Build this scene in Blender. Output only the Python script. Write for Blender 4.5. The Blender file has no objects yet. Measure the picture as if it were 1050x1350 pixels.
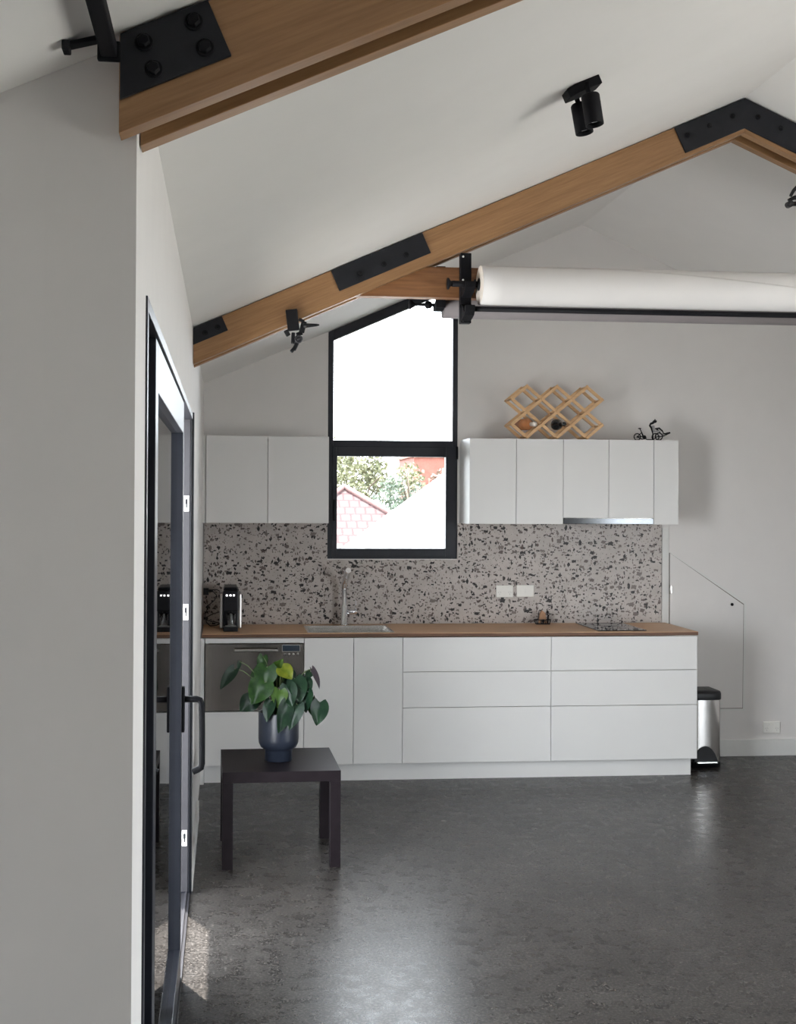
import bpy, bmesh, math, random
from mathutils import Vector, Matrix
random.seed(7)
C = bpy.context.scene.collection
PI = math.pi

# ---------------------------------------------------------------- materials
def new_mat(name):
    m = bpy.data.materials.new(name); m.use_nodes = True
    nt = m.node_tree; b = nt.nodes['Principled BSDF']
    return m, nt, b
def nd(nt, t, **kw):
    n = nt.nodes.new(t)
    for k, v in kw.items(): setattr(n, k, v)
    return n
def ramp(nt, stops):
    r = nd(nt, 'ShaderNodeValToRGB'); e = r.color_ramp.elements
    e[0].position, e[0].color = stops[0][0], (*stops[0][1], 1)
    e[1].position, e[1].color = stops[-1][0], (*stops[-1][1], 1)
    for p, c in stops[1:-1]:
        x = e.new(p); x.color = (*c, 1)
    return r
def coords(nt, scale=(1, 1, 1), rot=(0, 0, 0)):
    t = nd(nt, 'ShaderNodeTexCoord'); mp = nd(nt, 'ShaderNodeMapping')
    mp.inputs['Scale'].default_value = scale; mp.inputs['Rotation'].default_value = rot
    nt.links.new(t.outputs['Object'], mp.inputs['Vector'])
    return mp.outputs['Vector']
def noise(nt, vec, scale, detail=3, rough=.55):
    n = nd(nt, 'ShaderNodeTexNoise'); n.inputs['Scale'].default_value = scale
    n.inputs['Detail'].default_value = detail; n.inputs['Roughness'].default_value = rough
    nt.links.new(vec, n.inputs['Vector']); return n.outputs['Fac']
def bump(nt, b, h, strength, dist=.002):
    n = nd(nt, 'ShaderNodeBump'); n.inputs['Strength'].default_value = strength; n.inputs['Distance'].default_value = dist
    nt.links.new(h, n.inputs['Height']); nt.links.new(n.outputs['Normal'], b.inputs['Normal'])
def plain(name, col, rough=.5, metal=0., spec=.5, var=.06, vscale=40, bmp=0.):
    """a plain finish with a little procedural unevenness"""
    m, nt, b = new_mat(name)
    v = coords(nt); f = noise(nt, v, vscale)
    r = ramp(nt, [(.3, tuple(c * (1 - var) for c in col)), (.7, tuple(min(1, c * (1 + var)) for c in col))])
    nt.links.new(f, r.inputs['Fac']); nt.links.new(r.outputs['Color'], b.inputs['Base Color'])
    b.inputs['Roughness'].default_value = rough; b.inputs['Metallic'].default_value = metal
    b.inputs['Specular IOR Level'].default_value = spec
    if bmp: bump(nt, b, f, bmp)
    return m
def wood(name, light, dark, rot=(0, 0, 0), rough=.45, scale=1.0, stretch=(1.2, 22, 22)):
    m, nt, b = new_mat(name)
    t = nd(nt, 'ShaderNodeTexCoord')
    mp0 = nd(nt, 'ShaderNodeMapping'); mp0.inputs['Rotation'].default_value = rot
    mp = nd(nt, 'ShaderNodeMapping'); mp.inputs['Scale'].default_value = tuple(s * scale for s in stretch)
    nt.links.new(t.outputs['Object'], mp0.inputs['Vector']); nt.links.new(mp0.outputs['Vector'], mp.inputs['Vector'])
    v = mp.outputs['Vector']
    a = noise(nt, v, 1.6, 5, .6); c = noise(nt, v, 7, 4, .6)
    mx = nd(nt, 'ShaderNodeMath', operation='MULTIPLY_ADD'); mx.inputs[1].default_value = .45
    nt.links.new(c, mx.inputs[0]); 
    m2 = nd(nt, 'ShaderNodeMath', operation='MULTIPLY'); m2.inputs[1].default_value = .55
    nt.links.new(a, m2.inputs[0]); nt.links.new(m2.outputs[0], mx.inputs[2])
    mid = tuple((x + y) / 2 for x, y in zip(light, dark))
    r = ramp(nt, [(.36, dark), (.5, mid), (.64, light)])
    nt.links.new(mx.outputs[0], r.inputs['Fac']); nt.links.new(r.outputs['Color'], b.inputs['Base Color'])
    b.inputs['Roughness'].default_value = rough
    bump(nt, b, mx.outputs[0], .15, .001)
    return m
def glass_mat(name, tint=(1, 1, 1), refl=1.0):
    m = bpy.data.materials.new(name); m.use_nodes = True; nt = m.node_tree
    nt.nodes.remove(nt.nodes['Principled BSDF']); out = nt.nodes['Material Output']
    tr = nd(nt, 'ShaderNodeBsdfTransparent'); tr.inputs['Color'].default_value = (*tint, 1)
    gl = nd(nt, 'ShaderNodeBsdfGlossy'); gl.inputs['Roughness'].default_value = 0.0
    fr = nd(nt, 'ShaderNodeFresnel'); fr.inputs['IOR'].default_value = 1.5
    ml = nd(nt, 'ShaderNodeMath', operation='MULTIPLY'); ml.inputs[1].default_value = refl
    nt.links.new(fr.outputs[0], ml.inputs[0])
    mx = nd(nt, 'ShaderNodeMixShader'); nt.links.new(ml.outputs[0], mx.inputs[0])
    nt.links.new(tr.outputs[0], mx.inputs[1]); nt.links.new(gl.outputs[0], mx.inputs[2])
    nt.links.new(mx.outputs[0], out.inputs['Surface']); return m

M = {}
M['wall'] = plain('wall_paint', (.685, .665, .65), .75, var=.015, vscale=6, bmp=.04)
M['ceiling'] = plain('ceiling_paint', (.79, .775, .755), .8, var=.012, vscale=4, bmp=.03)
M['trimw'] = plain('white_trim_paint', (.66, .66, .64), .5, var=.01)
M['cab'] = plain('white_matt_cabinet_board', (.70, .692, .68), .42, var=.012, vscale=3)
M['gap_shade'] = plain('dark_gap_shade', (.16, .14, .12), .8)
M['black_metal'] = plain('black_steel', (.009, .009, .011), .6, .0, .12, var=.15)
M['black_plate'] = plain('black_powder_coated_plate', (.012, .013, .017), .5, .0, .3, var=.2, vscale=25)
M['black_plastic'] = plain('black_plastic', (.008, .008, .010), .4, 0, .3)
M['alu'] = plain('dark_aluminium_frame', (.016, .018, .025), .34, .0, .45, var=.1)
M['alu_mid'] = plain('grey_aluminium_frame', (.026, .025, .029), .45, .0, .35, var=.1)
M['binsteel'] = plain('polished_bin_steel', (.50, .48, .46), .13, 1., var=.04, vscale=20)
M['sinksteel'] = plain('bright_sink_steel', (.72, .71, .69), .24, 1., var=.04, vscale=60)
M['hood'] = plain('range_hood_steel', (.11, .115, .12), .12, 1., var=.06, vscale=30)
M['steel'] = plain('brushed_steel', (.55, .53, .51), .28, 1., var=.06, vscale=80)
M['tapchrome'] = plain('satin_chrome', (.86, .87, .89), .24, 1., var=.01)
M['chrome'] = plain('chrome', (.85, .86, .88), .14, 1., var=.01)
M['dwsteel'] = plain('dishwasher_steel', (.36, .335, .31), .18, 1., var=.06, vscale=60)
M['keeper'] = plain('pale_steel', (.8, .8, .78), .45, .0)
M['white_plastic'] = plain('white_plastic', (.78, .77, .73), .35, var=.01)
M['screen'] = plain('dark_display', (.035, .05, .07), .15)
M['blackglass'] = plain('black_glass', (.006, .006, .008), .04, 0, .6)
M['table'] = plain('black_brown_foil', (.010, .0075, .009), .36, 0, .12, var=.2, vscale=15)
M['pot'] = plain('dark_blue_grey_glaze', (.015, .019, .030), .34, .0, .38, var=.1, vscale=12)
M['soil'] = plain('soil', (.02, .013, .009), .9, bmp=.6, vscale=90)
M['stem'] = plain('green_stem', (.07, .10, .03), .5)
M['paper'] = plain('white_backdrop_paper', (.70, .685, .68), .7, var=.015, vscale=5)
M['paperend'] = plain('paper_roll_end', (.70, .64, .58), .8, var=.06, vscale=60)
M['greypaper'] = plain('grey_backdrop_paper', (.20, .18, .185), .75, var=.04, vscale=8)
M['pine'] = wood('pale_pine', (.72, .47, .25), (.55, .33, .16), scale=3)
M['label'] = plain('cream_label', (.75, .68, .62), .6)
M['amber'] = plain('amber_bottle_glass', (.60, .25, .10), .22)
M['darkbottle'] = plain('dark_bottle_glass', (.012, .014, .016), .12)
M['greyseat'] = plain('grey_cloth', (.35, .35, .36), .8)
M['tan'] = plain('tan_wood', (.36, .20, .11), .6, var=.15)
M['glass'] = glass_mat('window_glass')
M['tumbler'] = glass_mat('tumbler_glass', (.9, .92, .92), 2.5)
m, nt, b = new_mat('white_button_light')
b.inputs['Emission Color'].default_value = (1, 1, 1, 1); b.inputs['Emission Strength'].default_value = 2.5
M['led'] = m
SL = math.atan(.44)
OAK_L, OAK_D = (.36, .200, .092), (.245, .125, .053)
M['beamL'] = wood('oak_rafter_left_slope', OAK_L, OAK_D, (0, SL, 0))
M['beamR'] = wood('oak_rafter_right_slope', OAK_L, OAK_D, (0, -SL, 0))
M['beamH'] = wood('oak_collar_tie', (.30, .14, .055), (.17, .07, .026))
M['worktop'] = wood('oak_worktop', (.68, .43, .255), (.52, .31, .17), rough=.45, stretch=(2.2, 30, 30))
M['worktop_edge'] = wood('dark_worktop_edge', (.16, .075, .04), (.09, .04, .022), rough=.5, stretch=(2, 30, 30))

# terrazzo
m, nt, b = new_mat('terrazzo')
v0 = coords(nt)
nz = nd(nt, 'ShaderNodeTexNoise'); nz.inputs['Scale'].default_value = 55; nz.inputs['Detail'].default_value = 2
nt.links.new(v0, nz.inputs['Vector'])
vs = nd(nt, 'ShaderNodeVectorMath', operation='SCALE'); vs.inputs['Scale'].default_value = .020
nt.links.new(nz.outputs['Color'], vs.inputs[0])
va = nd(nt, 'ShaderNodeVectorMath', operation='ADD'); nt.links.new(v0, va.inputs[0]); nt.links.new(vs.outputs[0], va.inputs[1])
flat = nd(nt, 'ShaderNodeMapping'); flat.inputs['Scale'].default_value = (1, 0, 1); nt.links.new(va.outputs[0], flat.inputs['Vector'])
base = ramp(nt, [(.3, (.40, .36, .335)), (.7, (.50, .455, .43))])
nt.links.new(noise(nt, v0, 9), base.inputs['Fac'])
cur = base.outputs['Color']
def chips(cur, scale, lo, hi, stops, shift, sx):
    mp = nd(nt, 'ShaderNodeMapping'); mp.inputs['Location'].default_value = (shift, 0, shift * 1.7)
    mp.inputs['Rotation'].default_value = (0, shift, 0)
    mp.inputs['Scale'].default_value = (sx, 0, 1 / sx)
    nt.links.new(flat.outputs['Vector'], mp.inputs['Vector'])
    vo = nd(nt, 'ShaderNodeTexVoronoi', voronoi_dimensions='3D', feature='F1', distance='MINKOWSKI'); vo.inputs['Scale'].default_value = scale
    vo.inputs['Exponent'].default_value = 1.0
    nt.links.new(mp.outputs['Vector'], vo.inputs['Vector'])
    sp = nd(nt, 'ShaderNodeSeparateColor'); nt.links.new(vo.outputs['Color'], sp.inputs[0])
    th = nd(nt, 'ShaderNodeMapRange'); th.inputs['To Min'].default_value = lo; th.inputs['To Max'].default_value = hi
    nt.links.new(sp.outputs[0], th.inputs['Value'])
    lt = nd(nt, 'ShaderNodeMath', operation='LESS_THAN'); nt.links.new(vo.outputs['Distance'], lt.inputs[0]); nt.links.new(th.outputs[0], lt.inputs[1])
    cr = ramp(nt, stops); nt.links.new(sp.outputs[1], cr.inputs['Fac'])
    mx = nd(nt, 'ShaderNodeMix', data_type='RGBA'); nt.links.new(lt.outputs[0], mx.inputs['Factor'])
    nt.links.new(cur, mx.inputs['A']); nt.links.new(cr.outputs['Color'], mx.inputs['B'])
    return mx.outputs['Result']
DK = [(0., (.008, .006, .006)), (.5, (.020, .013, .012)), (.66, (.060, .030, .026)), (.82, (.085, .062, .055)), (1., (.17, .14, .13))]
cur = chips(cur, 78, .0, .55, [(0, (.14, .10, .09)), (.5, (.05, .032, .03)), (1, (.50, .46, .43))], 3.1, 1.3)
cur = chips(cur, 46, -.06, .66, DK, .7, .72)
cur = chips(cur, 40, -.08, .66, DK, 1.6, 1.4)
cur = chips(cur, 27, -.36, .60, DK, 2.2, .8)
nt.links.new(cur, b.inputs['Base Color']); b.inputs['Roughness'].default_value = .42
M['terrazzo'] = m

# floor
m, nt, b = new_mat('dark_mottled_vinyl')
v = coords(nt)
n1 = noise(nt, v, 95, 4, .7); n2 = noise(nt, v, 14, 5, .65); n3 = noise(nt, v, 2.2, 3)
a1 = nd(nt, 'ShaderNodeMath', operation='MULTIPLY_ADD'); a1.inputs[1].default_value = .74
a2 = nd(nt, 'ShaderNodeMath', operation='MULTIPLY_ADD'); a2.inputs[1].default_value = .13
a3 = nd(nt, 'ShaderNodeMath', operation='MULTIPLY'); a3.inputs[1].default_value = .13
nt.links.new(n3, a3.inputs[0]); nt.links.new(n2, a2.inputs[0]); nt.links.new(a3.outputs[0], a2.inputs[2])
nt.links.new(n1, a1.inputs[0]); nt.links.new(a2.outputs[0], a1.inputs[2])
r = ramp(nt, [(.36, (.008, .007, .0065)), (.5, (.029, .026, .024)), (.64, (.105, .095, .087))])
nt.links.new(a1.outputs[0], r.inputs['Fac'])
sx = nd(nt, 'ShaderNodeSeparateXYZ'); nt.links.new(v, sx.inputs[0])
def math_(op, a, bb=None):
    n = nd(nt, 'ShaderNodeMath', operation=op)
    if isinstance(a, (int, float)): n.inputs[0].default_value = a
    else: nt.links.new(a, n.inputs[0])
    if bb is not None:
        if isinstance(bb, (int, float)): n.inputs[1].default_value = bb
        else: nt.links.new(bb, n.inputs[1])
    return n.outputs[0]
xx = math_('MODULO', math_('ADD', sx.outputs[0], 8.0 * .9 - .565), .9)
seam = math_('LESS_THAN', math_('ABSOLUTE', math_('SUBTRACT', xx, .45)), .4486)   # 1 away from the joint
mx = nd(nt, 'ShaderNodeMix', data_type='RGBA'); mx.inputs['A'].default_value = (.02, .019, .018, 1)
nt.links.new(seam, mx.inputs['Factor']); nt.links.new(r.outputs['Color'], mx.inputs['B'])
nt.links.new(mx.outputs['Result'], b.inputs['Base Color'])
rr = ramp(nt, [(.35, (.24,) * 3), (.65, (.33,) * 3)]); nt.links.new(n2, rr.inputs['Fac'])
nt.links.new(rr.outputs['Color'], b.inputs['Roughness']); b.inputs['Specular IOR Level'].default_value = .20
M['floor'] = m

# leaves
def leafmat(name, a, c):
    m, nt, b = new_mat(name)
    v = coords(nt); f = noise(nt, v, 35, 3)
    r = ramp(nt, [(.35, a), (.65, c)]); nt.links.new(f, r.inputs['Fac']); nt.links.new(r.outputs['Color'], b.inputs['Base Color'])
    b.inputs['Roughness'].default_value = .34; b.inputs['Specular IOR Level'].default_value = .22
    return m
M['leaf_dark'] = leafmat('dark_green_leaf', (.0035, .013, .007), (.009, .027, .012))
M['leaf_mid'] = leafmat('mid_green_leaf', (.007, .026, .005), (.017, .048, .009))
M['leaf_light'] = leafmat('light_green_leaf', (.024, .055, .009), (.042, .08, .013))
M['leaf_yellow'] = leafmat('yellow_green_leaf', (.06, .085, .006), (.115, .13, .012))
M['leaf_purple'] = leafmat('dull_purple_leaf_back', (.035, .028, .036), (.06, .045, .055))
# outdoors
m, nt, b = new_mat('red_roof_tiles')
v = coords(nt); br = nd(nt, 'ShaderNodeTexBrick'); br.inputs['Scale'].default_value = 1
t = nd(nt, 'ShaderNodeTexCoord'); nt.links.new(t.outputs['UV'], br.inputs['Vector'])
br.inputs['Color1'].default_value = (.064, .037, .037, 1); br.inputs['Color2'].default_value = (.070, .045, .044, 1); br.inputs['Mortar'].default_value = (.040, .011, .013, 1)
br.inputs['Mortar Size'].default_value = .019; br.inputs['Brick Width'].default_value = .17; br.inputs['Row Height'].default_value = .19
nt.links.new(br.outputs['Color'], b.inputs['Base Color']); b.inputs['Roughness'].default_value = .8
M['rooftile'] = m
M['redcap'] = plain('pale_red_ridge', (0.118, 0.062, 0.059), .8)
M['whiteout'] = plain('white_rendered_wall', (.6, .6, .58), .8)
M['whiteroof'] = plain('white_sheet_roof', (.62, .62, .62), .7)
M['redwall'] = plain('red_brick_wall', (0.211, 0.071, 0.053), .85, var=.2, vscale=3)
M['foliage1'] = leafmat('yellow_green_foliage', (0.099, 0.112, 0.062), (0.211, 0.205, 0.124))
M['foliage2'] = leafmat('blue_green_foliage', (0.087, 0.118, 0.087), (0.167, 0.198, 0.149))
M['foliage3'] = leafmat('rusty_foliage', (0.161, 0.105, 0.081), (0.223, 0.161, 0.130))
for k in ('foliage1', 'foliage2', 'foliage3'):
    nn = M[k].node_tree.nodes
    for n in nn:
        if n.type == 'TEX_NOISE': n.inputs['Scale'].default_value = 2.5
M['bark'] = plain('bark', (.09, .07, .05), .9)
M['ground'] = plain('dry_ground', (.10, .10, .07), .95, var=.3, vscale=2)
M['deck'] = wood('pale_deck', (0.464, 0.440, 0.400), (0.384, 0.360, 0.320), scale=1.)
M['bounce_paving'] = plain('pale_bounce_paving', (0.496, 0.480, 0.448), .85, var=.08, vscale=2)
M['exterior'] = plain('exterior_cladding', (.3, .3, .3), .8)

# ---------------------------------------------------------------- mesh building
class MB:
    def __init__(s): s.v = []; s.f = []; s.sm = []; s.uv = {}
    def add(s, vs, fs, smooth=False):
        o = len(s.v); s.v += [Vector(p) for p in vs]
        for f in fs: s.f.append([i + o for i in f]); s.sm.append(smooth)
        return s
    def box(s, x0, x1, y0, y1, z0, z1, rot=None, piv=None):
        vs = [Vector((x, y, z)) for x in (x0, x1) for y in (y0, y1) for z in (z0, z1)]
        if rot is not None:
            pv = Vector(piv) if piv is not None else Vector(((x0 + x1) / 2, (y0 + y1) / 2, (z0 + z1) / 2))
            vs = [rot @ (p - pv) + pv for p in vs]
        return s.add(vs, [(0, 1, 3, 2), (4, 6, 7, 5), (0, 4, 5, 1), (2, 3, 7, 6), (0, 2, 6, 4), (1, 5, 7, 3)])
    def prism(s, poly, a0, a1, axis='y'):
        """polygon (2D) extruded along an axis: y -> poly is (x,z); z -> (x,y); x -> (y,z)"""
        n = len(poly)
        def P(p, a): return {'y': (p[0], a, p[1]), 'z': (p[0], p[1], a), 'x': (a, p[0], p[1])}[axis]
        vs = [P(p, a0) for p in poly] + [P(p, a1) for p in poly]
        fs = [tuple(range(n)), tuple(range(2 * n - 1, n - 1, -1))] + [(i, i + n, (i + 1) % n + n, (i + 1) % n) for i in range(n)]
        return s.add(vs, fs)
    def tube(s, pts, r, n=10, cap=True):
        pts = [Vector(p) for p in pts]; rs = r if isinstance(r, (list, tuple)) else [r] * len(pts)
        rings = []; prev = None
        for i, p in enumerate(pts):
            t = (pts[min(i + 1, len(pts) - 1)] - pts[max(i - 1, 0)]).normalized()
            if prev is None:
                a = Vector((0, 0, 1)) if abs(t.z) < .9 else Vector((1, 0, 0))
                u = t.cross(a).normalized()
            else:
                u = prev - t * prev.dot(t); u = u.normalized() if u.length > 1e-6 else t.orthogonal().normalized()
            prev = u; w = t.cross(u)
            rings.append([p + (u * math.cos(2 * PI * k / n) + w * math.sin(2 * PI * k / n)) * rs[i] for k in range(n)])
        vs = [q for R_ in rings for q in R_]; fs = []
        for i in range(len(rings) - 1):
            for k in range(n):
                fs.append((i * n + k, i * n + (k + 1) % n, (i + 1) * n + (k + 1) % n, (i + 1) * n + k))
        s.add(vs, fs, True)
        if cap:
            o = len(s.v) - len(vs)
            s.f.append([o + k for k in range(n)][::-1]); s.sm.append(False)
            s.f.append([o + (len(rings) - 1) * n + k for k in range(n)]); s.sm.append(False)
        return s
    def lathe(s, prof, c, axis=(0, 0, 1), n=32, smooth=True):
        """profile of (radius, height) turned about the axis through c"""
        ax = Vector(axis).normalized(); u = ax.orthogonal().normalized(); w = ax.cross(u); c = Vector(c)
        vs = []; fs = []
        for (r, h) in prof:
            for k in range(n): vs.append(c + ax * h + (u * math.cos(2 * PI * k / n) + w * math.sin(2 * PI * k / n)) * r)
        for i in range(len(prof) - 1):
            for k in range(n): fs.append((i * n + k, i * n + (k + 1) % n, (i + 1) * n + (k + 1) % n, (i + 1) * n + k))
        s.add(vs, fs, smooth)
        o = len(s.v) - len(vs)
        if prof[0][0] > 1e-5: s.f.append([o + k for k in range(n)][::-1]); s.sm.append(False)
        if prof[-1][0] > 1e-5: s.f.append([o + (len(prof) - 1) * n + k for k in range(n)]); s.sm.append(False)
        return s
    def cyl(s, p, q, r, n=20):
        p, q = Vector(p), Vector(q); d = (q - p)
        return s.lathe([(r, 0), (r, d.length)], p, d, n)
    def bar(s, p, q, w, h, up=(0, 0, 1)):
        """rectangular bar from p to q, w wide across, h along up"""
        p, q = Vector(p), Vector(q); t = (q - p).normalized(); u = Vector(up); u = (u - t * u.dot(t)).normalized(); a = t.cross(u)
        vs = [e + a * (sa * w / 2) + u * (su * h / 2) for e in (p, q) for sa, su in ((-1, -1), (1, -1), (1, 1), (-1, 1))]
        return s.add(vs, [(0, 3, 2, 1), (4, 5, 6, 7), (0, 1, 5, 4), (1, 2, 6, 5), (2, 3, 7, 6), (3, 0, 4, 7)])
    def ball(s, c, r, n=12, sc=(1, 1, 1)):
        vs = []; fs = []; c = Vector(c)
        for i in range(n // 2 + 1):
            th = PI * i / (n // 2)
            for k in range(n):
                vs.append(c + Vector((math.sin(th) * math.cos(2 * PI * k / n) * sc[0], math.sin(th) * math.sin(2 * PI * k / n) * sc[1], math.cos(th) * sc[2])) * r)
        for i in range(n // 2):
            for k in range(n): fs.append((i * n + k, (i + 1) * n + k, (i + 1) * n + (k + 1) % n, i * n + (k + 1) % n))
        return s.add(vs, fs, True)
    def torus(s, c, R_, r, axis, n=28, k=8):
        ax = Vector(axis).normalized(); u = ax.orthogonal().normalized(); w = ax.cross(u); c = Vector(c); vs = []; fs = []
        for i in range(n):
            d = u * math.cos(2 * PI * i / n) + w * math.sin(2 * PI * i / n)
            for j in range(k): vs.append(c + d * (R_ + r * math.cos(2 * PI * j / k)) + ax * (r * math.sin(2 * PI * j / k)))
        for i in range(n):
            for j in range(k): fs.append((i * k + j, ((i + 1) % n) * k + j, ((i + 1) % n) * k + (j + 1) % k, i * k + (j + 1) % k))
        return s.add(vs, fs, True)
    def build(s, name, mat, parent=None, bev=0., loc=None, seg=2):
        me = bpy.data.meshes.new(name)
        base = Vector((0, 0, 0)); par = parent
        while par is not None: base += par.location; par = par.parent
        if parent is None:
            if loc is None:
                xs = [p.x for p in s.v]; ys = [p.y for p in s.v]; zs = [p.z for p in s.v]
                loc = ((min(xs) + max(xs)) / 2, (min(ys) + max(ys)) / 2, min(zs))
            base = Vector(loc); l = base
        else:
            l = Vector((0, 0, 0)); 
        me.from_pydata([tuple(p - base) for p in s.v], [], s.f)
        me.polygons.foreach_set('use_smooth', s.sm)
        bm = bmesh.new(); bm.from_mesh(me); bmesh.ops.recalc_face_normals(bm, faces=bm.faces[:]) ; bm.to_mesh(me); bm.free()
        me.materials.append(mat); me.update()
        o = bpy.data.objects.new(name, me); C.objects.link(o); o.location = l
        if parent is not None: o.parent = parent
        if bev:
            b = o.modifiers.new('bevel', 'BEVEL'); b.width = bev; b.segments = seg; b.limit_method = 'ANGLE'; b.angle_limit = .6
            b.harden_normals = False
        return o

def tag(o, label=None, cat=None, group=None, kind=None):
    if label: o['label'] = label
    if cat: o['category'] = cat
    if group: o['group'] = group
    if kind: o['kind'] = kind
    return o
def thing(name, loc, label, cat, group=None):
    o = bpy.data.objects.new(name, None); o.empty_display_size = .05; C.objects.link(o); o.location = loc
    return tag(o, label, cat, group)
def struct_root(name, loc):
    o = bpy.data.objects.new(name, None); o.empty_display_size = .05; C.objects.link(o); o.location = loc
    return tag(o, kind='structure')
def struct(name, mb, mat, bev=0, loc=None):
    return tag(mb.build(name, mat, None, bev, loc), kind='structure')

# ---------------------------------------------------------------- room shell
WX, EX, RX = -.153, 4.873, 2.36          # left wall plane, right wall plane, ridge
BY = 8.128                               # back wall plane
NY = 2.092                               # face of the return wall
FX, RY = -1.05, -3.0                      # front area left wall, rear wall
EZ = 2.465
def cz(x): return EZ + .44 * (x - WX) if x <= RX else EZ + .44 * (EX - x)
T = .15

struct('floor', MB().box(FX, EX, RY, BY, -.12, 0), M['floor'], loc=(0, 0, 0))
# ceiling: one folded slab
cb = MB()
for poly in ([(FX - T, cz(FX - T)), (RX, cz(RX)), (RX, cz(RX) + .18), (FX - T, cz(FX - T) + .18)],):
    cb.prism(poly, RY - T, NY)
cb.prism([(WX - T, cz(WX - T)), (RX, cz(RX)), (RX, cz(RX) + .18), (WX - T, cz(WX - T) + .18)], NY, BY + T)
cb.prism([(RX, cz(RX)), (EX + T, cz(EX + T)), (EX + T, cz(EX + T) + .18), (RX, cz(RX) + .18)], RY - T, BY + T)
struct('ceiling', cb, M['ceiling'], loc=(0, 0, 2.5))
ob = MB()   # unseen overhang added above the back gable to block the sun
ob.prism([(WX - T, cz(WX - T) + .19), (RX, cz(RX) + .19), (EX + T, cz(EX + T) + .19), (EX + T, cz(EX + T) + .26), (RX, cz(RX) + .26), (WX - T, cz(WX - T) + .26)], BY, BY + 1.3)
struct('sun_block_overhang', ob, M['exterior'])
# left wall with the sliding door opening
DY0, DY1, DZ = 2.345, 5.46, 2.08
lw = MB()
lw.prism([(NY, 0), (DY0, 0), (DY0, DZ), (DY1, DZ), (DY1, 0), (BY, 0), (BY, cz(WX)), (NY, cz(WX))], WX - T, WX, 'x')
struct('wall_left', lw, M['wall'], loc=(WX, 5, 0))
struct('wall_return', MB().prism([(FX, 0), (WX - T, 0), (WX - T, cz(WX - T)), (FX, cz(FX))], NY, NY + T), M['wall'], loc=(-.6, NY, 0))
# the face of the return and the end of the door wall read as one painted plane
# back wall with window notch running to the ceiling
bw = MB()
WL, WR, WB = .657, 1.520, 1.331
bw.prism([(WX, 0), (WL, 0), (WL, cz(WL)), (WX, cz(WX))], BY, BY + T)
bw.prism([(WL, 0), (WR, 0), (WR, WB), (WL, WB)], BY, BY + T)
bw.prism([(WR, 0), (EX, 0), (EX, cz(EX)), (RX, cz(RX)), (WR, cz(WR))], BY, BY + T)
struct('wall_back', bw, M['wall'], loc=(2, BY, 0))
QY0, QY1, QZ = -.4, 3.2, 2.15          # opening added in the unseen right wall to light the room
m = MB(); m.box(EX, EX + T, RY, QY0, 0, cz(EX)); m.box(EX, EX + T, QY1, BY, 0, cz(EX)); m.box(EX, EX + T, QY0, QY1, QZ, cz(EX))
for y in (1.4,): m.box(EX + .03, EX + .11, y - .05, y + .05, 0, QZ)
struct('wall_right', m, M['wall'])
struct('wall_front_left', MB().prism([(RY, 0), (NY + T, 0), (NY + T, cz(FX)), (RY, cz(FX))], FX - T, FX, 'x'), M['wall'])
struct('wall_rear', MB().prism([(FX, 0), (EX, 0), (EX, cz(EX)), (RX, cz(RX)), (FX, cz(FX))], RY - T, RY), M['wall'], loc=(1, RY, 0))

# baseboards and trim
struct('baseboard_left', MB().box(WX, WX + .014, DY1 + .012, 6.72, 0, .10), M['trimw'], bev=.002)
struct('baseboard_back', MB().box(3.24, EX, BY - .014, BY, 0, .112), M['trimw'], bev=.002)
struct('trim_2', MB().box(2.918, 2.964, BY - .006, BY, .915, 1.54), M['trimw'], bev=.001)

# ---------------------------------------------------------------- window (back wall)
w1 = struct_root('window_1', (1.09, 8.17, WB))
fy0, fy1 = BY + .004, BY + .075
def cl(x): return cz(x) - .002
f = MB()
f.prism([(WL, WB), (WL + .037, WB), (WL + .037, cl(WL + .037)), (WL, cl(WL))], fy0, fy1)
f.prism([(WR - .034, WB), (WR, WB), (WR, cl(WR)), (WR - .034, cl(WR - .034))], fy0, fy1)
f.prism([(WL + .037, cl(WL + .037) - .07), (WR - .034, cl(WR - .034) - .07), (WR - .034, cl(WR - .034)), (WL + .037, cl(WL + .037))], fy0, fy1)
f.box(WL + .037, WR - .034, fy0, fy1, 2.064, 2.111)
f.box(WL + .037, WR - .034, fy0, fy1, WB, WB + .024)
f.build('window_frame', M['alu'], w1, bev=.003)
sa = MB(); sy0, sy1 = BY - .004, BY + .05
SX0, SX1, SZ0, SZ1 = WL + .030, WR - .012, WB + .012, 2.070
sa.box(SX0, WL + .062, sy0, fy0 + .003, SZ0, SZ1); sa.box(1.441, SX1, sy0, fy0 + .003, SZ0, SZ1)
sa.box(WL + .062, 1.441, sy0, fy0 + .003, 2.004, SZ1); sa.box(WL + .062, 1.441, sy0, fy0 + .003, SZ0, 1.399)
sa.box(WL + .0375, WL + .062, fy0 + .003, sy1, WB + .025, 2.063); sa.box(1.441, WR - .0345, fy0 + .003, sy1, WB + .025, 2.063)
sa.box(WL + .062, 1.441, fy0 + .003, sy1, 2.004, 2.063); sa.box(WL + .062, 1.441, fy0 + .003, sy1, WB + .025, 1.399)
sash = sa.build('sash', M['alu'], w1, bev=.002)
MB().box(WL + .062, 1.441, BY + .025, BY + .031, 1.399, 2.004).build('pane', M['glass'], sash)
MB().prism([(WL + .037, 2.111), (WR - .034, 2.111), (WR - .034, cl(WR - .034) - .07), (WL + .037, cl(WL + .037) - .07)], BY + .030, BY + .036).build('pane', M['glass'], w1)
h = MB(); h.box(WL + .034, WL + .050, sy0 - .012, sy0, 1.58, 1.72); h.box(WL + .036, WL + .048, sy0 - .035, sy0 - .012, 1.69, 1.715); h.box(WL + .036, WL + .048, sy0 - .035, sy0 - .023, 1.59, 1.70)
h.build('handle', M['black_metal'], sash, bev=.002)
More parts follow.
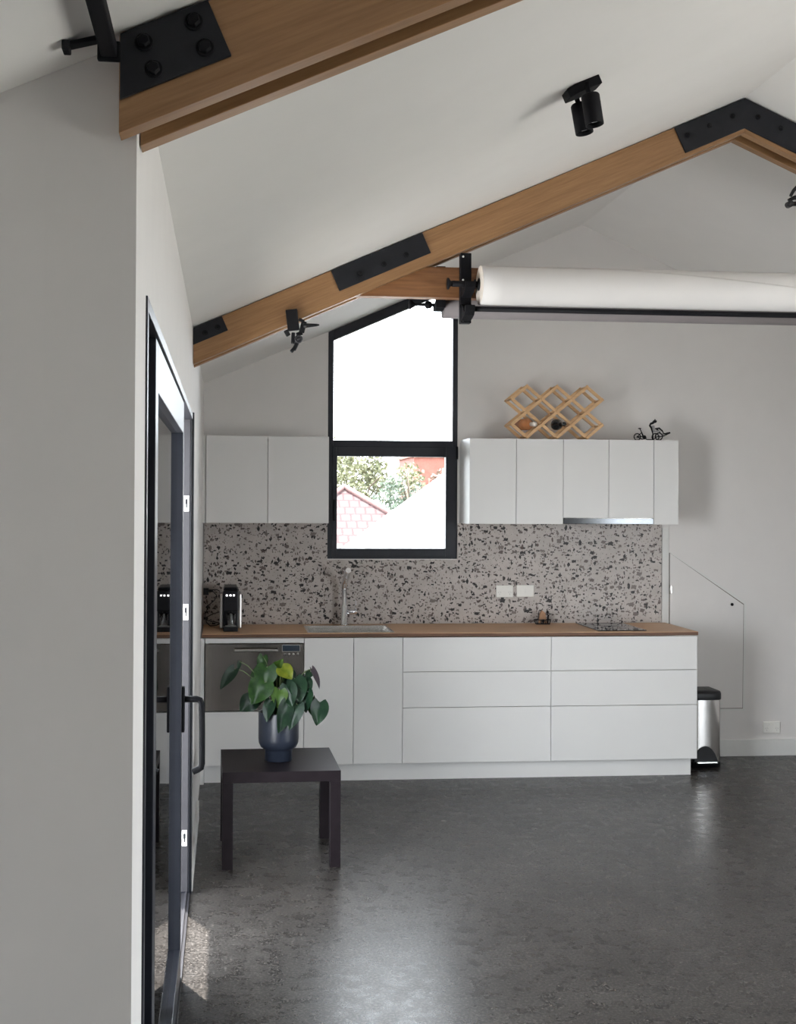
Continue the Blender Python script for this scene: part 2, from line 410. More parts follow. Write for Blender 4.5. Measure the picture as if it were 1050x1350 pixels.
MB().box(SX1 + .001, SX1 + .013, sy0 - .008, sy0 + .006, 1.99, 2.075).build('hinge', M['black_metal'], sash, bev=.002)

# ---------------------------------------------------------------- sliding door (left wall)
d1 = struct_root('door_1', (WX - .07, 3.9, 0))
xi, xo = WX + .004, WX - .13
f = MB()
f.box(xo, xi, DY0, DY0 + .03, 0, DZ); f.box(xo, xi, DY0 + .03, DY1 - .045, DZ - .026, DZ); f.box(xo, xi - .004, DY1 - .045, DY1, 0, DZ)
f.box(xi - .004, xi + .006, DY1 - .014, DY1 + .006, 0, DZ + .006)
fr = f.build('door_frame', M['alu'], d1, bev=.0015)
tk = MB(); tk.box(xo, xi, DY0 + .03, DY1 - .045, 0, .012)
for xr in (WX - .012, WX - .045, WX - .085): tk.box(xr - .004, xr + .004, DY0 + .03, DY1 - .045, .012, .020)
tk.build('track', M['alu_mid'], d1, bev=.001)
# grey seal strip on far jamb
js = MB(); js.box(WX - .034, WX - .006, DY1 - .051, DY1 - .045, .02, DZ - .026)
js.build('jamb_liner', M['alu_mid'], d1, bev=.001)
for zc in (1.690, 1.222, .250):
    k = MB().box(WX - .031, WX - .010, DY1 - .0535, DY1 - .051, zc - .034, zc + .034).build('strike_plate', M['keeper'], d1, bev=.001)
    MB().box(WX - .0235, WX - .0175, DY1 - .0545, DY1 - .0535, zc - .018, zc + .020).box(WX - .0255, WX - .0155, DY1 - .0547, DY1 - .0535, zc - .002, zc + .018).build('keyhole', M['black_plastic'], k)
# fixed leaf, set deeper
fx0, fx1 = WX - .105, WX - .075
g = MB(); g.box(fx0, fx1, DY0 + .03, DY0 + .42, .022, DZ - .028); g.box(fx0, fx1, 3.80, 3.90, .022, DZ - .028)
g.box(fx0, fx1, DY0 + .42, 3.80, DZ - .128, DZ - .028); g.box(fx0, fx1, DY0 + .42, 3.80, .022, .12)
fl = g.build('fixed_leaf', M['alu'], d1, bev=.002)
MB().box(fx0 + .012, fx0 + .018, DY0 + .42, 3.80, .12, DZ - .128).build('pane', M['glass'], fl)
# sliding leaf
px0, px1 = WX - .040, WX - .001
PY0, PY1 = 2.71, 4.46
g = MB(); g.box(px0, px1, PY0, PY0 + .10, .022, DZ - .03); g.box(px0, px1, PY1 - .06, PY1, .022, DZ - .03)
g.box(px0, px1, PY0 + .10, PY1 - .06, DZ - .142, DZ - .03); g.box(px0, px1, PY0 + .10, PY1 - .06, .022, .13)
sl = g.build('sliding_leaf', M['alu'], d1, bev=.002)
MB().box(px0 + .012, px0 + .018, PY0 + .10, PY1 - .06, .13, DZ - .142).build('pane', M['glass'], sl)
h = MB(); h.box(px1, px1 + .010, PY1 - .045, PY1 - .012, .885, 1.045)
h.build('handle_plate', M['black_metal'], sl, bev=.003)
hy = PY1 - .03
h = MB(); h.tube([(px1 + .01, hy, 1.000), (px1 + .052, hy, 1.000), (px1 + .064, hy, .996), (px1 + .069, hy, .984), (px1 + .071, hy, .88), (px1 + .071, hy, .772), (px1 + .068, hy, .758), (px1 + .058, hy, .752), (px1 + .040, hy, .744)], .0115, 12)
h.build('handle', M['black_metal'], sl)
h = MB().box(px0 - .012, px0, PY1 - .045, PY1 - .012, .885, 1.045).build('outer_handle_plate', M['black_metal'], sl, bev=.003)

# ---------------------------------------------------------------- access door (under the stair slope)
d2 = struct_root('door_2', (3.22, BY, .325))
poly = [(2.972, .325), (3.480, .325), (3.486, 1.022), (2.972, 1.370)]
def grow(poly, d):
    cx = sum(p[0] for p in poly) / len(poly); cy = sum(p[1] for p in poly) / len(poly)
    return [(p[0] + d * (1 if p[0] > cx else -1), p[1] + d * (1 if p[1] > cy else -1)) for p in poly]
MB().prism(grow(poly, .022), BY - .003, BY).build('door_surround', M['trimw'], d2)
MB().prism(grow(poly, .005), BY - .0042, BY - .003).build('painted_gap_shade', M['gap_shade'], d2)  # dark sheet standing in for the shade in the joint around the panel
dp = MB().prism(poly, BY - .009, BY - .0042).build('door_panel', M['wall'], d2)
hg = MB().box(2.966, 2.974, BY - .016, BY - .0092, 1.10, 1.153).box(2.975, 2.985, BY - .012, BY - .0092, 1.10, 1.153); hg.cyl((2.970, BY - .017, 1.098), (2.970, BY - .017, 1.155), .004, 10)
hg.build('hinge', M['steel'], dp)
MB().lathe([(.010, 0), (.010, .006), (.006, .012), (.0, .013)], (3.405, BY - .009, 1.025), (0, -1, 0), 16).build('latch', M['black_metal'], dp)

# ---------------------------------------------------------------- roof frames
BZ = 2.302
def bz(x): return BZ + .44 * (x - WX) if x <= RX else BZ + .44 * (EX - x)
def hexbolt(c, r, hgt):
    b = MB(); c = Vector(c)
    b.lathe([(r * 1.4, 0), (r * 1.4, .003), (r * 1.3, .004)], c, (0, -1, 0), 20)
    b.lathe([(r * 1.05, .004), (r * 1.05, hgt), (r * .8, hgt + .003)], c, (0, -1, 0), 6, False)
    return b
def roof_frame(yf, gap, label, plates, bolts, xl_front, bolt_r, group='oak roof frames'):
    root = thing('roof_frame', (RX, yf + .05, 2.3), label, 'roof beam', group)
    t = .045; e = .004
    for (y0, y1, xl) in ((yf, yf + t, xl_front), (yf + t + gap, yf + 2 * t + gap, WX + .002)):
        MB().prism([(xl, bz(xl)), (RX - .0005, bz(RX)), (RX - .0005, cz(RX) - e), (xl, cz(xl) - e)], y0, y1).build('rafter_plank', M['beamL'], root, bev=.0015)
        MB().prism([(RX + .0005, bz(RX)), (EX - .002, bz(EX)), (EX - .002, cz(EX) - e), (RX + .0005, cz(RX) - e)], y0, y1).build('rafter_plank', M['beamR'], root, bev=.0015)
    MB().prism([(.50, 2.627), (2 * RX - .50, 2.627), (2 * RX - .50, 2.735), (2 * RX - .56, 2.765), (.56, 2.765), (.50, 2.735)], yf + t + .002, yf + t + gap - .002).build('collar_tie', M['beamH'], root, bev=.0015)
    for poly, bl in zip(plates, bolts):
        p = MB().prism(poly, yf - .008, yf).build('steel_plate', M['black_plate'], root, bev=.001)
        for (bx, bzz) in bl: hexbolt((bx, yf - .008, bzz), bolt_r, .012).build('bolt', M['black_metal'], p)
    return root
def band(x0, x1, off, endL='v', endR='p'):
    """plate on the left slope from x0 to x1 between off above the lower edge and the upper edge"""
    lo = lambda x: bz(x) + off
    up = lambda x: cz(x) - .005
    pts = [(x0, lo(x0)), (x1, lo(x1))]
    dx = (up(x1) - lo(x1)) * math.sin(SL) * math.cos(SL)
    pts.append((x1 - dx, up(x1 - dx)))
    if endL == 'v': pts.append((x0, up(x0)))
    else:
        dx0 = (up(x0) - lo(x0)) * math.sin(SL) * math.cos(SL); pts.append((x0 - dx0, up(x0 - dx0)))
    return pts
def mirror(poly): return [(2 * RX - x, z) for x, z in poly][::-1]
def apexplate(off=.02):
    x0 = 2.079; lo = lambda x: bz(x) + off
    dx = .145 * math.sin(SL) * math.cos(SL)
    L_ = [(x0, lo(x0)), (RX, lo(RX))]
    R_ = [(2 * RX - x0, lo(x0)), (2 * RX - x0 + dx, cz(x0 - dx) - .005), (RX, cz(RX) - .005), (x0 - dx, cz(x0 - dx) - .005)]
    return L_ + R_
far_pl = [band(WX + .001, .0, .084), band(.493, .902, .051, 'p'), apexplate()]
far_bl = [[(-.10, 2.44), (-.045, 2.465)], [(.585, 2.715), (.69, 2.76), (.79, 2.805)],
          [(2.085, 3.385), (2.19, 3.432), (2.30, 3.480), (2.42, 3.480), (2.53, 3.432), (2.635, 3.385)]]
far_pl += [mirror(far_pl[0]), mirror(far_pl[1])]
far_bl += [[(2 * RX - x, z) for x, z in far_bl[0]], [(2 * RX - x, z) for x, z in far_bl[1]]]
roof_frame(5.5, .065, 'far oak roof frame with collar tie, above the kitchen, black plate at its apex', far_pl, far_bl, WX + .002, .0085)
near_pl = [band(-.176, .003, .052), apexplate()]
near_bl = [[(-.138, 2.437), (-.058, 2.474), (-.122, 2.394), (-.040, 2.432)], far_bl[2]]
roof_frame(2.036, .065, 'near oak roof frame of two planks, its black bolted plate at the upper left', near_pl, near_bl, -.178, .0105)

# black rail under the ceiling towards the camera
rl = thing('ceiling_rail', (-.19, 1.0, 2.40), 'black metal rail under the ceiling at the upper left, meeting the near plate', 'rail')
MB().box(-.206, -.180, -1.2, 2.022, 2.408, 2.432).box(-.212, -.174, 2.022, 2.034, 2.404, 2.436).build('rail', M['black_metal'], rl, bev=.003)
MB().bar((-.206, 1.99, 2.425), (-.252, 1.99, 2.413), .022, .008).box(-.262, -.250, 1.976, 2.004, 2.402, 2.418).build('bracket', M['black_metal'], rl, bev=.002)

# ---------------------------------------------------------------- backdrop rollers
br = thing('backdrop_bracket', (1.065, 5.52, 2.507), 'black steel hook bracket under the far rafter holding the white paper roll', 'bracket')
p = MB(); p.box(1.040, 1.088, 5.500, 5.544, 2.507, 2.822)
p.box(1.036, 1.092, 5.496, 5.5, 2.575, 2.59); 
p.build('upright', M['black_metal'], br, bev=.003)
def hookat(zc, yc, wy):
    m = MB(); m.box(1.034, 1.088, yc + .012, 5.500, zc - .03, zc - .006)
    pts = [(1.060, yc + .02, zc - .016), (1.060, yc, zc - .0225), (1.060, yc - .02, zc - .012), (1.060, yc - .026, zc + .006), (1.060, yc - .024, zc + .022)]
    for a, b_ in zip(pts, pts[1:]): m.bar(a, b_, .046, .009, (1, 0, 0))
    return m
def hook_plate(zc, yc):
    m = MB()
    prof = [(5.500, zc - .045), (5.500, zc + .03), (yc + .025, zc + .012), (yc + .013, zc - .004), (yc, zc - .0125), (yc - .013, zc - .006), (yc - .016, zc + .014), (yc - .028, zc + .014), (yc - .026, zc - .012), (yc - .008, zc - .030)]
    m.prism(prof, 1.042, 1.086, 'x'); return m
hook_plate(2.664, 5.430).build('hook', M['black_metal'], br, bev=.002)
hook_plate(2.5600, 5.430).build('hook', M['black_metal'], br, bev=.002)
for z in (2.805, 2.70, 2.63, 2.52): MB().ball((1.050, 5.4985, z), .005, 10).build('screw', M['keeper'], br)
# white roll
RYc, RZc, RR = 5.430, 2.6655, .086
rt = thing('backdrop_roll', (2.45, RYc, RZc), 'thick white paper roll with a slanting loose edge, hung before the collar tie', 'paper roll')
n = 48; vs = []; fs = []
for x in (1.112, 3.832):
    for k in range(n): vs.append((x, RYc + RR * math.cos(2 * PI * k / n), RZc + RR * math.sin(2 * PI * k / n)))
m = MB(); m.add(vs, [(k, (k + 1) % n, n + (k + 1) % n, n + k) for k in range(n)], True)
m.add(vs, [tuple(range(n, 2 * n))])
m.build('paper', M['paper'], rt)
m = MB()
vs = []; fs = []
for (rr_, x) in ((RR, 1.1121), (RR - .004, 1.110), (.024, 1.110), (.022, 1.112)):
    for k in range(n): vs.append((x, RYc + rr_ * math.cos(2 * PI * k / n), RZc + rr_ * math.sin(2 * PI * k / n)))
for i in range(3):
    for k in range(n): fs.append((i * n + k, i * n + (k + 1) % n, (i + 1) * n + (k + 1) % n, (i + 1) * n + k))
m.add(vs, fs); m.build('roll_end', M['paperend'], rt)
m = MB(); vs = []; fs = []; na = 24; nx = 30          # loose outer sheet: slanting edge along the front
for i in range(nx + 1):
    x = 1.113 + (3.83 - 1.113) * i / nx
    top = 62 if x < 1.7 else max(-25, 62 - (x - 1.7) * 68)
    for k in range(na + 1):
        a = math.radians(-100 + (top + 100) * k / na)
        vs.append((x, RYc - (RR + .0022) * math.cos(a), RZc + (RR + .0022) * math.sin(a)))
for i in range(nx):
    for k in range(na): fs.append((i * (na + 1) + k, (i + 1) * (na + 1) + k, (i + 1) * (na + 1) + k + 1, i * (na + 1) + k + 1))
m.add(vs, fs, True); o = m.build('loose_sheet', M['paper'], rt)
sd = o.modifiers.new('thickness', 'SOLIDIFY'); sd.thickness = .0012
k = MB()
k.lathe([(.0, -.006), (.022, -.004), (.022, .0), (.012, .004), (.010, .02), (.014, .03), (.014, .1)], (1.088, RYc, RZc + .004), (-1, 0, 0), 18)
k.tube([(.985, RYc, RZc + .004), (1.0, RYc, RZc + .004)], .012, 14)
k.lathe([(.011, 0), (.013, .02), (.026, .028), (.026, .034), (.0, .036)], (1.000, RYc, RZc + .004), (-1, 0, 0), 18)
k.lathe([(.016, 0), (.013, .012), (.028, .017), (.028, .020)], (1.0885, RYc, RZc + .004), (1, 0, 0), 18)
k.build('expanding_knob', M['black_metal'], rt)
po = MB().cyl((1.045, RYc - .001, 2.560), (3.84, RYc - .001, 2.560), .0120, 18)
tag(po.build('backdrop_pole', M['black_metal']), 'slim black bar slung directly below the white paper roll', 'pole')
# grey roll behind
gb = thing('backdrop_bracket', (.975, 5.70, 2.60), 'small black bracket behind the collar tie at the end of the grey roll', 'bracket')
m = MB(); m.box(.955, .998, 5.656, 5.664, 2.60, 2.79); m.prism([(5.664, 2.605), (5.664, 2.66), (5.72, 2.628), (5.732, 2.610), (5.745, 2.61), (5.757, 2.63), (5.768, 2.63), (5.762, 2.602), (5.742, 2.592), (5.70, 2.592)], .957, .996, 'x')
m.build('upright', M['black_metal'], gb, bev=.002)
gr = thing('backdrop_roll', (2.4, 5.74, 2.612), 'thinner grey paper roll, partly hidden behind the white roll and collar tie', 'paper roll')
MB().cyl((1.000, 5.74, 2.612), (3.70, 5.74, 2.612), .050, 40).build('paper', M['greypaper'], gr)
k = MB(); k.lathe([(.008, 0), (.008, .05), (.016, .055), (.02, .075), (.008, .085), (.006, .10), (.006, .13), (.012, .138), (.024, .152), (.024, .158), (0, .16)], (.9995, 5.74, 2.624), (-1, 0, 0), 18)
k.build('expanding_knob', M['black_metal'], gr)

# ---------------------------------------------------------------- clamps and ceiling light
def clamp(loc, label, rz=0, tilt=0, sx=1):
    x, y, z = loc
    root = thing('camera_clamp', loc, label, 'clamp', 'black photo clamps on the far rafter')
    R_ = Matrix.Rotation(tilt, 3, 'Y')
    def P(a, b_, c): 
        q = R_ @ Vector((a * sx, b_, c)); return (x + q.x, y + q.y, z + q.z)
    m = MB(); m.bar(P(-.006, -.012, .072), P(.006, -.012, -.022), .052, .024, (0, 1, 0))
    m.bar(P(-.030, -.010, -.02), P(-.016, -.010, -.045), .02, .018, (0, 1, 0))
    m.build('jaw', M['black_plastic'], root, bev=.004)
    m = MB(); m.bar(P(.028, -.012, .030), P(.052, -.012, .018), .014, .016, (0, 1, 0)); m.bar(P(.052, -.012, .02), P(.040, -.012, -.030), .024, .016, (0, 1, 0)); m.bar(P(.044, -.012, -.03), P(.018, -.012, -.04), .018, .014, (0, 1, 0))
    m.build('arm', M['black_plastic'], root, bev=.003)
    m = MB(); m.tube([P(.048, -.014, .000), P(.065, -.016, .002), P(.105, -.02, .004), P(.118, -.022, .0045)], [.012, .010, .006, .003], 12)
    m.build('lever', M['black_plastic'], root)
    m = MB(); m.lathe([(.018, -.02), (.018, .012), (.0155, .016), (.012, .016), (.011, .012), (.006, .012), (.005, .017), (0, .018)], P(.026, -.022, -.060), (0, -1, 0), 18)
    m.build('knob', M['alu_mid'], root)
    m = MB(); m.bar(P(.004, -.012, -.03), P(.002, -.012, -.080), .016, .016, (0, 1, 0)); m.bar(P(.024, -.012, -.07), P(.006, -.012, -.108), .018, .014, (0, 1, 0)); m.bar(P(.010, -.012, -.098), P(-.006, -.012, -.116), .016, .014, (0, 1, 0))
    m.build('hook', M['black_plastic'], root, bev=.003)
    return root
clamp((.283, 5.488, 2.476), 'black clamp with a spike lever on the lower left of the far rafter')
c2 = thing('camera_clamp', (2.66, 5.488, 3.20), 'black clamp with round knob at the right photo edge, below the apex plate', 'clamp', 'black photo clamps on the far rafter')
y = 5.482
MB().bar((2.665, y, 3.33), (2.648, y, 3.215), .055, .026, (0, 1, 0)).build('jaw', M['black_plastic'], c2, bev=.004)
MB().tube([(2.650, y, 3.225), (2.610, y, 3.165), (2.588, y, 3.145), (2.573, y, 3.118)], [.012, .010, .008, .007], 10).tube([(2.640, y, 3.22), (2.640, y, 3.10), (2.615, y, 3.085), (2.565, y, 3.080)], [.014, .013, .011, .010], 10).build('arm', M['black_plastic'], c2)
MB().tube([(2.625, y, 3.112), (2.592, y, 3.112), (2.562, y - .002, 3.098)], [.012, .010, .007], 10).build('lever', M['black_plastic'], c2)
MB().lathe([(.015, -.02), (.015, .012), (.013, .016), (.010, .016), (.009, .012), (.005, .012), (.004, .017), (0, .018)], (2.566, y - .008, 3.079), (0, -1, 0), 18).build('knob', M['alu_mid'], c2)

sp = thing('ceiling_spotlight', (1.105, 3.81, 2.9), 'black twin-cylinder spotlight on the sloping white ceiling', 'spotlight')
R_ = Matrix.Rotation(-SL, 3, 'Y') 
c0 = Vector((1.105, 3.815, cz(1.105) - .016))
m = MB()
pl = [(-.052, -.02), (-.03, -.045), (.052, -.045), (.052, .02), (.03, .045), (-.052, .045)]
vs = [R_ @ Vector((a, b_, -.015)) + c0 for a, b_ in pl] + [R_ @ Vector((a, b_, .0145)) + c0 for a, b_ in pl]
m.add(vs, [tuple(range(5, -1, -1)), tuple(range(6, 12))] + [(i, (i + 1) % 6, (i + 1) % 6 + 6, i + 6) for i in range(6)])
m.build('base', M['black_metal'], sp, bev=.003)
for (top, bot) in (((1.117, 3.765, 2.968), (1.129, 3.755, 2.872)), ((1.112, 3.865, 2.970), (1.126, 3.855, 2.876))):
    top, bot = Vector(top), Vector(bot); d = (bot - top).normalized(); L_ = (bot - top).length
    hd = MB(); hd.lathe([(.0, 0), (.026, 0), (.0285, .004), (.0285, L_), (.0262, L_), (.0255, L_ - .012), (0, L_ - .013)], top, d, 28)
    ho = hd.build('lamp_head', M['black_metal'], sp)
    MB().lathe([(.0, 0), (.020, 0), (.023, .004), (.0, .0045)], top + d * (L_ - .0125), d, 24).build('lens', M['chrome'], ho)
    MB().tube([top + Vector((0, 0, -.003)), top + Vector((-.006, .006, .016)), (top + Vector((-.008, .01, .04)))], .008, 10).build('swivel_arm', M['black_metal'], sp)

# ---------------------------------------------------------------- kitchen: base cabinets
FY = 7.528; KY = 7.585; WT = .9005
G = .0016
def front(name, x0, x1, z0, z1, parent, y=FY, t=.018, mat='cab'):
    return MB().box(x0 + G, x1 - G, y, y + t, z0 + G, z1 - G).build(name, M[mat], parent, bev=.0008)
def carcass(x0, x1, z0, z1, y0, y1, parent, t=.016, mat='cab', top=True):
    m = MB(); m.box(x0, x0 + t, y0, y1, z0, z1); m.box(x1 - t, x1, y0, y1, z0, z1)
    m.box(x0 + t, x1 - t, y0, y1, z0, z0 + t); m.box(x0 + t, x1 - t, y1 - t, y1, z0 + t, z1)
    if top: m.box(x0 + t, x1 - t, y0, y1 - t, z1 - t, z1)
    return m.build('carcass', M[mat], parent)
def dark_edges(x0, x1, z0, z1, y0, y1, parent): # front rails seen through the gaps
    pass
cy0, cy1 = FY + .019, BY - .004
U = [-.127, .471, 1.074, 2.000, 2.934]
# dishwasher housing
fs_ = thing('filler_strip', (.172, 7.6, .847), 'thin white filler strip between the worktop and the steel dishwasher', 'panel')
front('strip', U[0], U[1], .847, .8785, fs_); MB().box(U[0] + .002, U[1] - .004, FY + .019, FY + .10, .860, .8785).build('rail', M['cab'], fs_)
hs = thing('appliance_base', (.172, 7.8, .11), 'plain white panel below the steel dishwasher drawer, behind the side table', 'cabinet')
front('panel', U[0], U[1], .11, .437, hs)
m = MB(); m.box(U[0], U[0] + .016, cy0, cy1, .11, .435); m.box(U[1] - .018, U[1] - .002, cy0, cy1, .11, .435); m.box(U[0] + .016, U[1] - .018, cy0, cy1, .419, .435); m.box(U[0] + .016, U[1] - .018, cy0, cy1, .11, .126); m.build('carcass', M['cab'], hs)
# end filler against the wall
tag(MB().box(WX + .001, U[0] - .002, FY + .006, BY - .012, 0, .879).build('end_panel', M['cab'], bev=.001), 'narrow white end panel between the door wall and the dishwasher housing', 'panel')
# dishwasher
dw = thing('dishwasher', (.172, 7.8, .44), 'stainless steel single dishwasher drawer behind the potted plant', 'dishwasher')
MB().box(U[0] + .02, U[1] - .022, FY + .024, 8.06, .452, .838).build('tub', M['dwsteel'], dw)
m = MB(); hx0, hx1, hz0, hz1 = .045, .315, .797, .832; x0, x1, z0, z1 = U[0] + .004, U[1] - .004, .442, .843
y0, y1 = FY - .004, FY + .022
m.box(x0, hx0, y0, y1, z0, z1); m.box(hx1, x1, y0, y1, z0, z1); m.box(hx0, hx1, y0, y1, z0, hz0); m.box(hx0, hx1, y0, y1, hz1, z1); m.box(hx0, hx1, y0 + .02, y1, hz0, hz1)
df = m.build('drawer_front', M['dwsteel'], dw)
MB().prism([(y0 - .012, hz0 + .004), (y0 - .012, hz0 + .016), (y0 + .016, hz0 + .024), (y0 + .019, hz0 + .004)], hx0 + .004, hx1 - .004, 'x').build('handle', M['steel'], df, bev=.002)
MB().box(.340, .444, y0 - .002, y0, .800, .835).build('display', M['screen'], df, bev=.001)
MB().box(.336, .448, y0 - .001, y0, .796, .839).build('display_frame', M['steel'], df)
for i in range(4): MB().lathe([(.0065, 0), (.006, .002), (0, .0022)], (.354 + i * .026, y0, .782), (0, -1, 0), 12).build('button', M['steel'], df)
# double door sink cabinet
sc_ = thing('base_cabinet', (.772, 7.83, .11), 'white two-door cabinet under the sink, right of the dishwasher', 'cabinet', 'white base cabinets under the worktop')
carcass(U[1], U[2] - .001, .11, .70, cy0, cy1, sc_, top=False)
MB().box(U[1], U[2] - .001, FY + .019, FY + .032, .845, .877).build('front_rail', M['cab'], sc_)
front('door', U[1], .7725, .11, .8785, sc_); front('door', .7725, U[2], .11, .8785, sc_)
# drawer units
for (a, c, lab) in ((U[2], U[3], 'white three-drawer cabinet between the sink doors and the right-hand drawer unit'), (U[3], U[4], 'rightmost white three-drawer cabinet, beside the pedal bin')):
    r_ = thing('base_cabinet', ((a + c) / 2, 7.83, .11), lab, 'cabinet', 'white base cabinets under the worktop')
    carcass(a + .001, c - .001, .11, .84, cy0, cy1, r_)
    for (z0, z1) in ((.11, .449), (.449, .667), (.667, .8785)): front('drawer', a, c, z0, z1, r_)
# kickboard
tag(MB().box(U[0], 2.914, KY, KY + .016, 0, .108).build('kickboard', M['cab']), 'long white kickboard under the base cabinets', 'kickboard')
# worktop with sink cut-out
WX0, WX1, WY0, WY1, ZT0, ZT1 = -.144, 2.937, FY - .004, BY - .012, .8815, .9045
sx0, sx1, syf, syb = .505, 1.022, 7.590, 7.992
wt = thing('worktop', (1.4, 7.82, .88), 'long oak worktop running across the white base cabinets', 'worktop')
m = MB(); ye = WY0 + .012
m.box(WX0, sx0, ye, WY1, ZT0, ZT1); m.box(sx1, WX1, ye, WY1, ZT0, ZT1); m.box(sx0, sx1, ye, syf, ZT0, ZT1); m.box(sx0, sx1, syb, WY1, ZT0, ZT1)
m.build('top', M['worktop'], wt)
MB().box(WX0, WX1, WY0, ye - .0002, ZT0 + .001, ZT1 - .0025).build('front_edge', M['worktop_edge'], wt)
MB().box(WX0, WX1, WY0 + .0005, ye - .0002, ZT1 - .0025, ZT1).build('top_edge', M['worktop'], wt)

# sink
sk = thing('sink', (.763, 7.79, .79), 'stainless steel inset sink in the oak worktop below the window', 'sink')
m = MB(); zt = ZT1 + .0015
def ring(x0, x1, y0, y1, z): return [(x0, y0, z), (x1, y0, z), (x1, y1, z), (x0, y1, z)]
loops = [ring(sx0 - .010, sx1 + .010, syf - .010, syb + .010, ZT1 + .0002), ring(sx0 - .009, sx1 + .009, syf - .009, syb + .009, zt), ring(sx0 + .006, sx1 - .006, syf + .006, syb - .006, zt), ring(sx0 + .012, sx1 - .012, syf + .012, syb - .012, .76), ring(sx0 + .03, sx1 - .03, syf + .03, syb - .03, .745)]
vs = [p for l in loops for p in l]; fs = []
for i in range(4):
    for k in range(4): fs.append((i * 4 + k, i * 4 + (k + 1) % 4, (i + 1) * 4 + (k + 1) % 4, (i + 1) * 4 + k))
fs.append((16, 17, 18, 19)); m.add(vs, fs)
m.build('basin', M['sinksteel'], sk)
MB().lathe([(.0, .001), (.035, .001), (.04, .003), (.042, 0)], (.763, 7.80, .7455), (0, 0, 1), 24).build('drain', M['chrome'], sk)
# tap
tp = thing('tap', (.762, 8.045, ZT1), 'tall chrome mixer tap behind the sink, lever on its right', 'tap')
m = MB(); m.lathe([(.027, 0), (.027, .006), (.0225, .010), (.0225, .125), (.0165, .13), (.0165, .235), (.0, .236)], (.762, 8.045, ZT1), (0, 0, 1), 24)
m.build('body', M['chrome'], tp)
m = MB(); m.tube([(.762, 8.045, 1.140), (.763, 8.040, 1.165), (.766, 8.020, 1.195), (.770, 7.96, 1.235), (.772, 7.90, 1.262), (.7725, 7.875, 1.268)], [.0165, .0175, .019, .0195, .0195, .017], 18)
m.build('spout', M['tapchrome'], tp)
m = MB(); m.cyl((.783, 8.045, .990), (.846, 8.045, .990), .0155, 20)
m.build('lever_body', M['chrome'], tp)
MB().cyl((.838, 8.045, 1.004), (.838, 8.040, 1.060), .0045, 12).build('lever', M['chrome'], tp)

# cooktop
ck = thing('cooktop', (2.465, 7.84, ZT1), 'black glass cooktop flush on the right of the oak worktop', 'cooktop')
MB().box(2.312, 2.628, 7.585, 8.085, ZT1 + .0002, ZT1 + .005).build('glass_top', M['blackglass'], ck, bev=.002)
for (cx, cyy, r_) in ((2.47, 7.745, .075), (2.47, 7.95, .095)):
    MB().torus((cx, cyy, ZT1 + .0051), r_, .0008, (0, 0, 1), 40, 6).build('cooking_zone', M['alu_mid'], ck)
for i in range(4): MB().box(2.40 + i * .045, 2.412 + i * .045, 7.60, 7.612, ZT1 + .005, ZT1 + .0054).build('touch_control', M['keeper'], ck)

# splashback
tz = MB(); sy = BY - .0105
tz.prism([(-.146, .906), (2.913, .906), (2.913, 1.5665), (WR + .001, 1.5665), (WR + .001, WB - .006), (WL - .001, WB - .006), (WL - .001, 1.5665), (-.146, 1.5665)], sy, BY - .0005)
tag(tz.build('splashback', M['terrazzo']), 'grey terrazzo splashback with dark brown stone chips', 'splashback')

# power outlets on splashback
def outlet(xc, zc, y, w, hgt, label, rockers, name='power_outlet', grp='white wall plates'):
    r_ = thing(name, (xc, y, zc - hgt / 2), label, 'outlet' if name == 'power_outlet' else 'switch', grp)
    pl = MB().box(xc - w / 2, xc + w / 2, y - .010, y - .0003, zc - hgt / 2, zc + hgt / 2).build('plate', M['white_plastic'], r_, bev=.004)
    for (dx, dz, ww, hh) in rockers:
        MB().box(xc + dx - ww / 2, xc + dx + ww / 2, y - .0135, y - .0100, zc + dz - hh / 2, zc + dz + hh / 2).build('rocker', M['white_plastic'], pl, bev=.001)
    if name == 'power_outlet':
        for sx in (-.3, .3):
            s_ = MB(); cx = xc + sx * w; cz_ = zc - .010
            for (a, b_, rot) in ((-.007, .004, .5), (.007, .004, -.5), (0, -.009, 0)):
                s_.box(cx + a - .001, cx + a + .001, y - .0106, y - .0099, cz_ + b_ - .0045, cz_ + b_ + .0045, Matrix.Rotation(rot, 3, 'Y'))
            s_.build('socket_slots', M['greyseat'], pl)
    return r_
outlet(1.8375, 1.117, sy, .114, .080, 'white double power outlet on the terrazzo, left one of the pair', [(-.016, .020, .016, .012), (.016, .020, .016, .012)])
outlet(1.9775, 1.119, sy, .116, .078, 'white single switch plate on the terrazzo, right of the power outlet', [(0, 0, .012, .022)], 'light_switch')
outlet(3.687, .191, BY, .118, .078, 'white power outlet low on the back wall above the baseboard', [(-.014, .02, .014, .011), (.014, .02, .014, .011)])

# ---------------------------------------------------------------- upper cabinets
UY = 7.788; UZ0, UZ1 = 1.568, 2.114
uy0, uy1 = UY + .019, BY - .002
def solid_box_carcass(x0, x1, z0, z1, parent):
    t = .016; m = MB()
    m.box(x0, x0 + t, uy0, uy1, z0, z1); m.box(x1 - t, x1, uy0, uy1, z0, z1); m.box(x0 + t, x1 - t, uy0, uy1, z0, z0 + t)
    m.box(x0 + t, x1 - t, uy0, uy1, z1 - t, z1); m.box(x0 + t, x1 - t, uy1 - t, uy1, z0 + t, z1 - t)
    return m.build('carcass', M['cab'], parent)
GU = 'white wall cabinets'
c_ = thing('wall_cabinet', (.253, 7.95, UZ0), 'white two-door wall cabinet left of the window', 'cabinet', GU)
solid_box_carcass(-.131, .637, UZ0, UZ1, c_); front('door', -.131, .254, UZ0, UZ1, c_, UY); front('door', .254, .638, UZ0, UZ1, c_, UY)
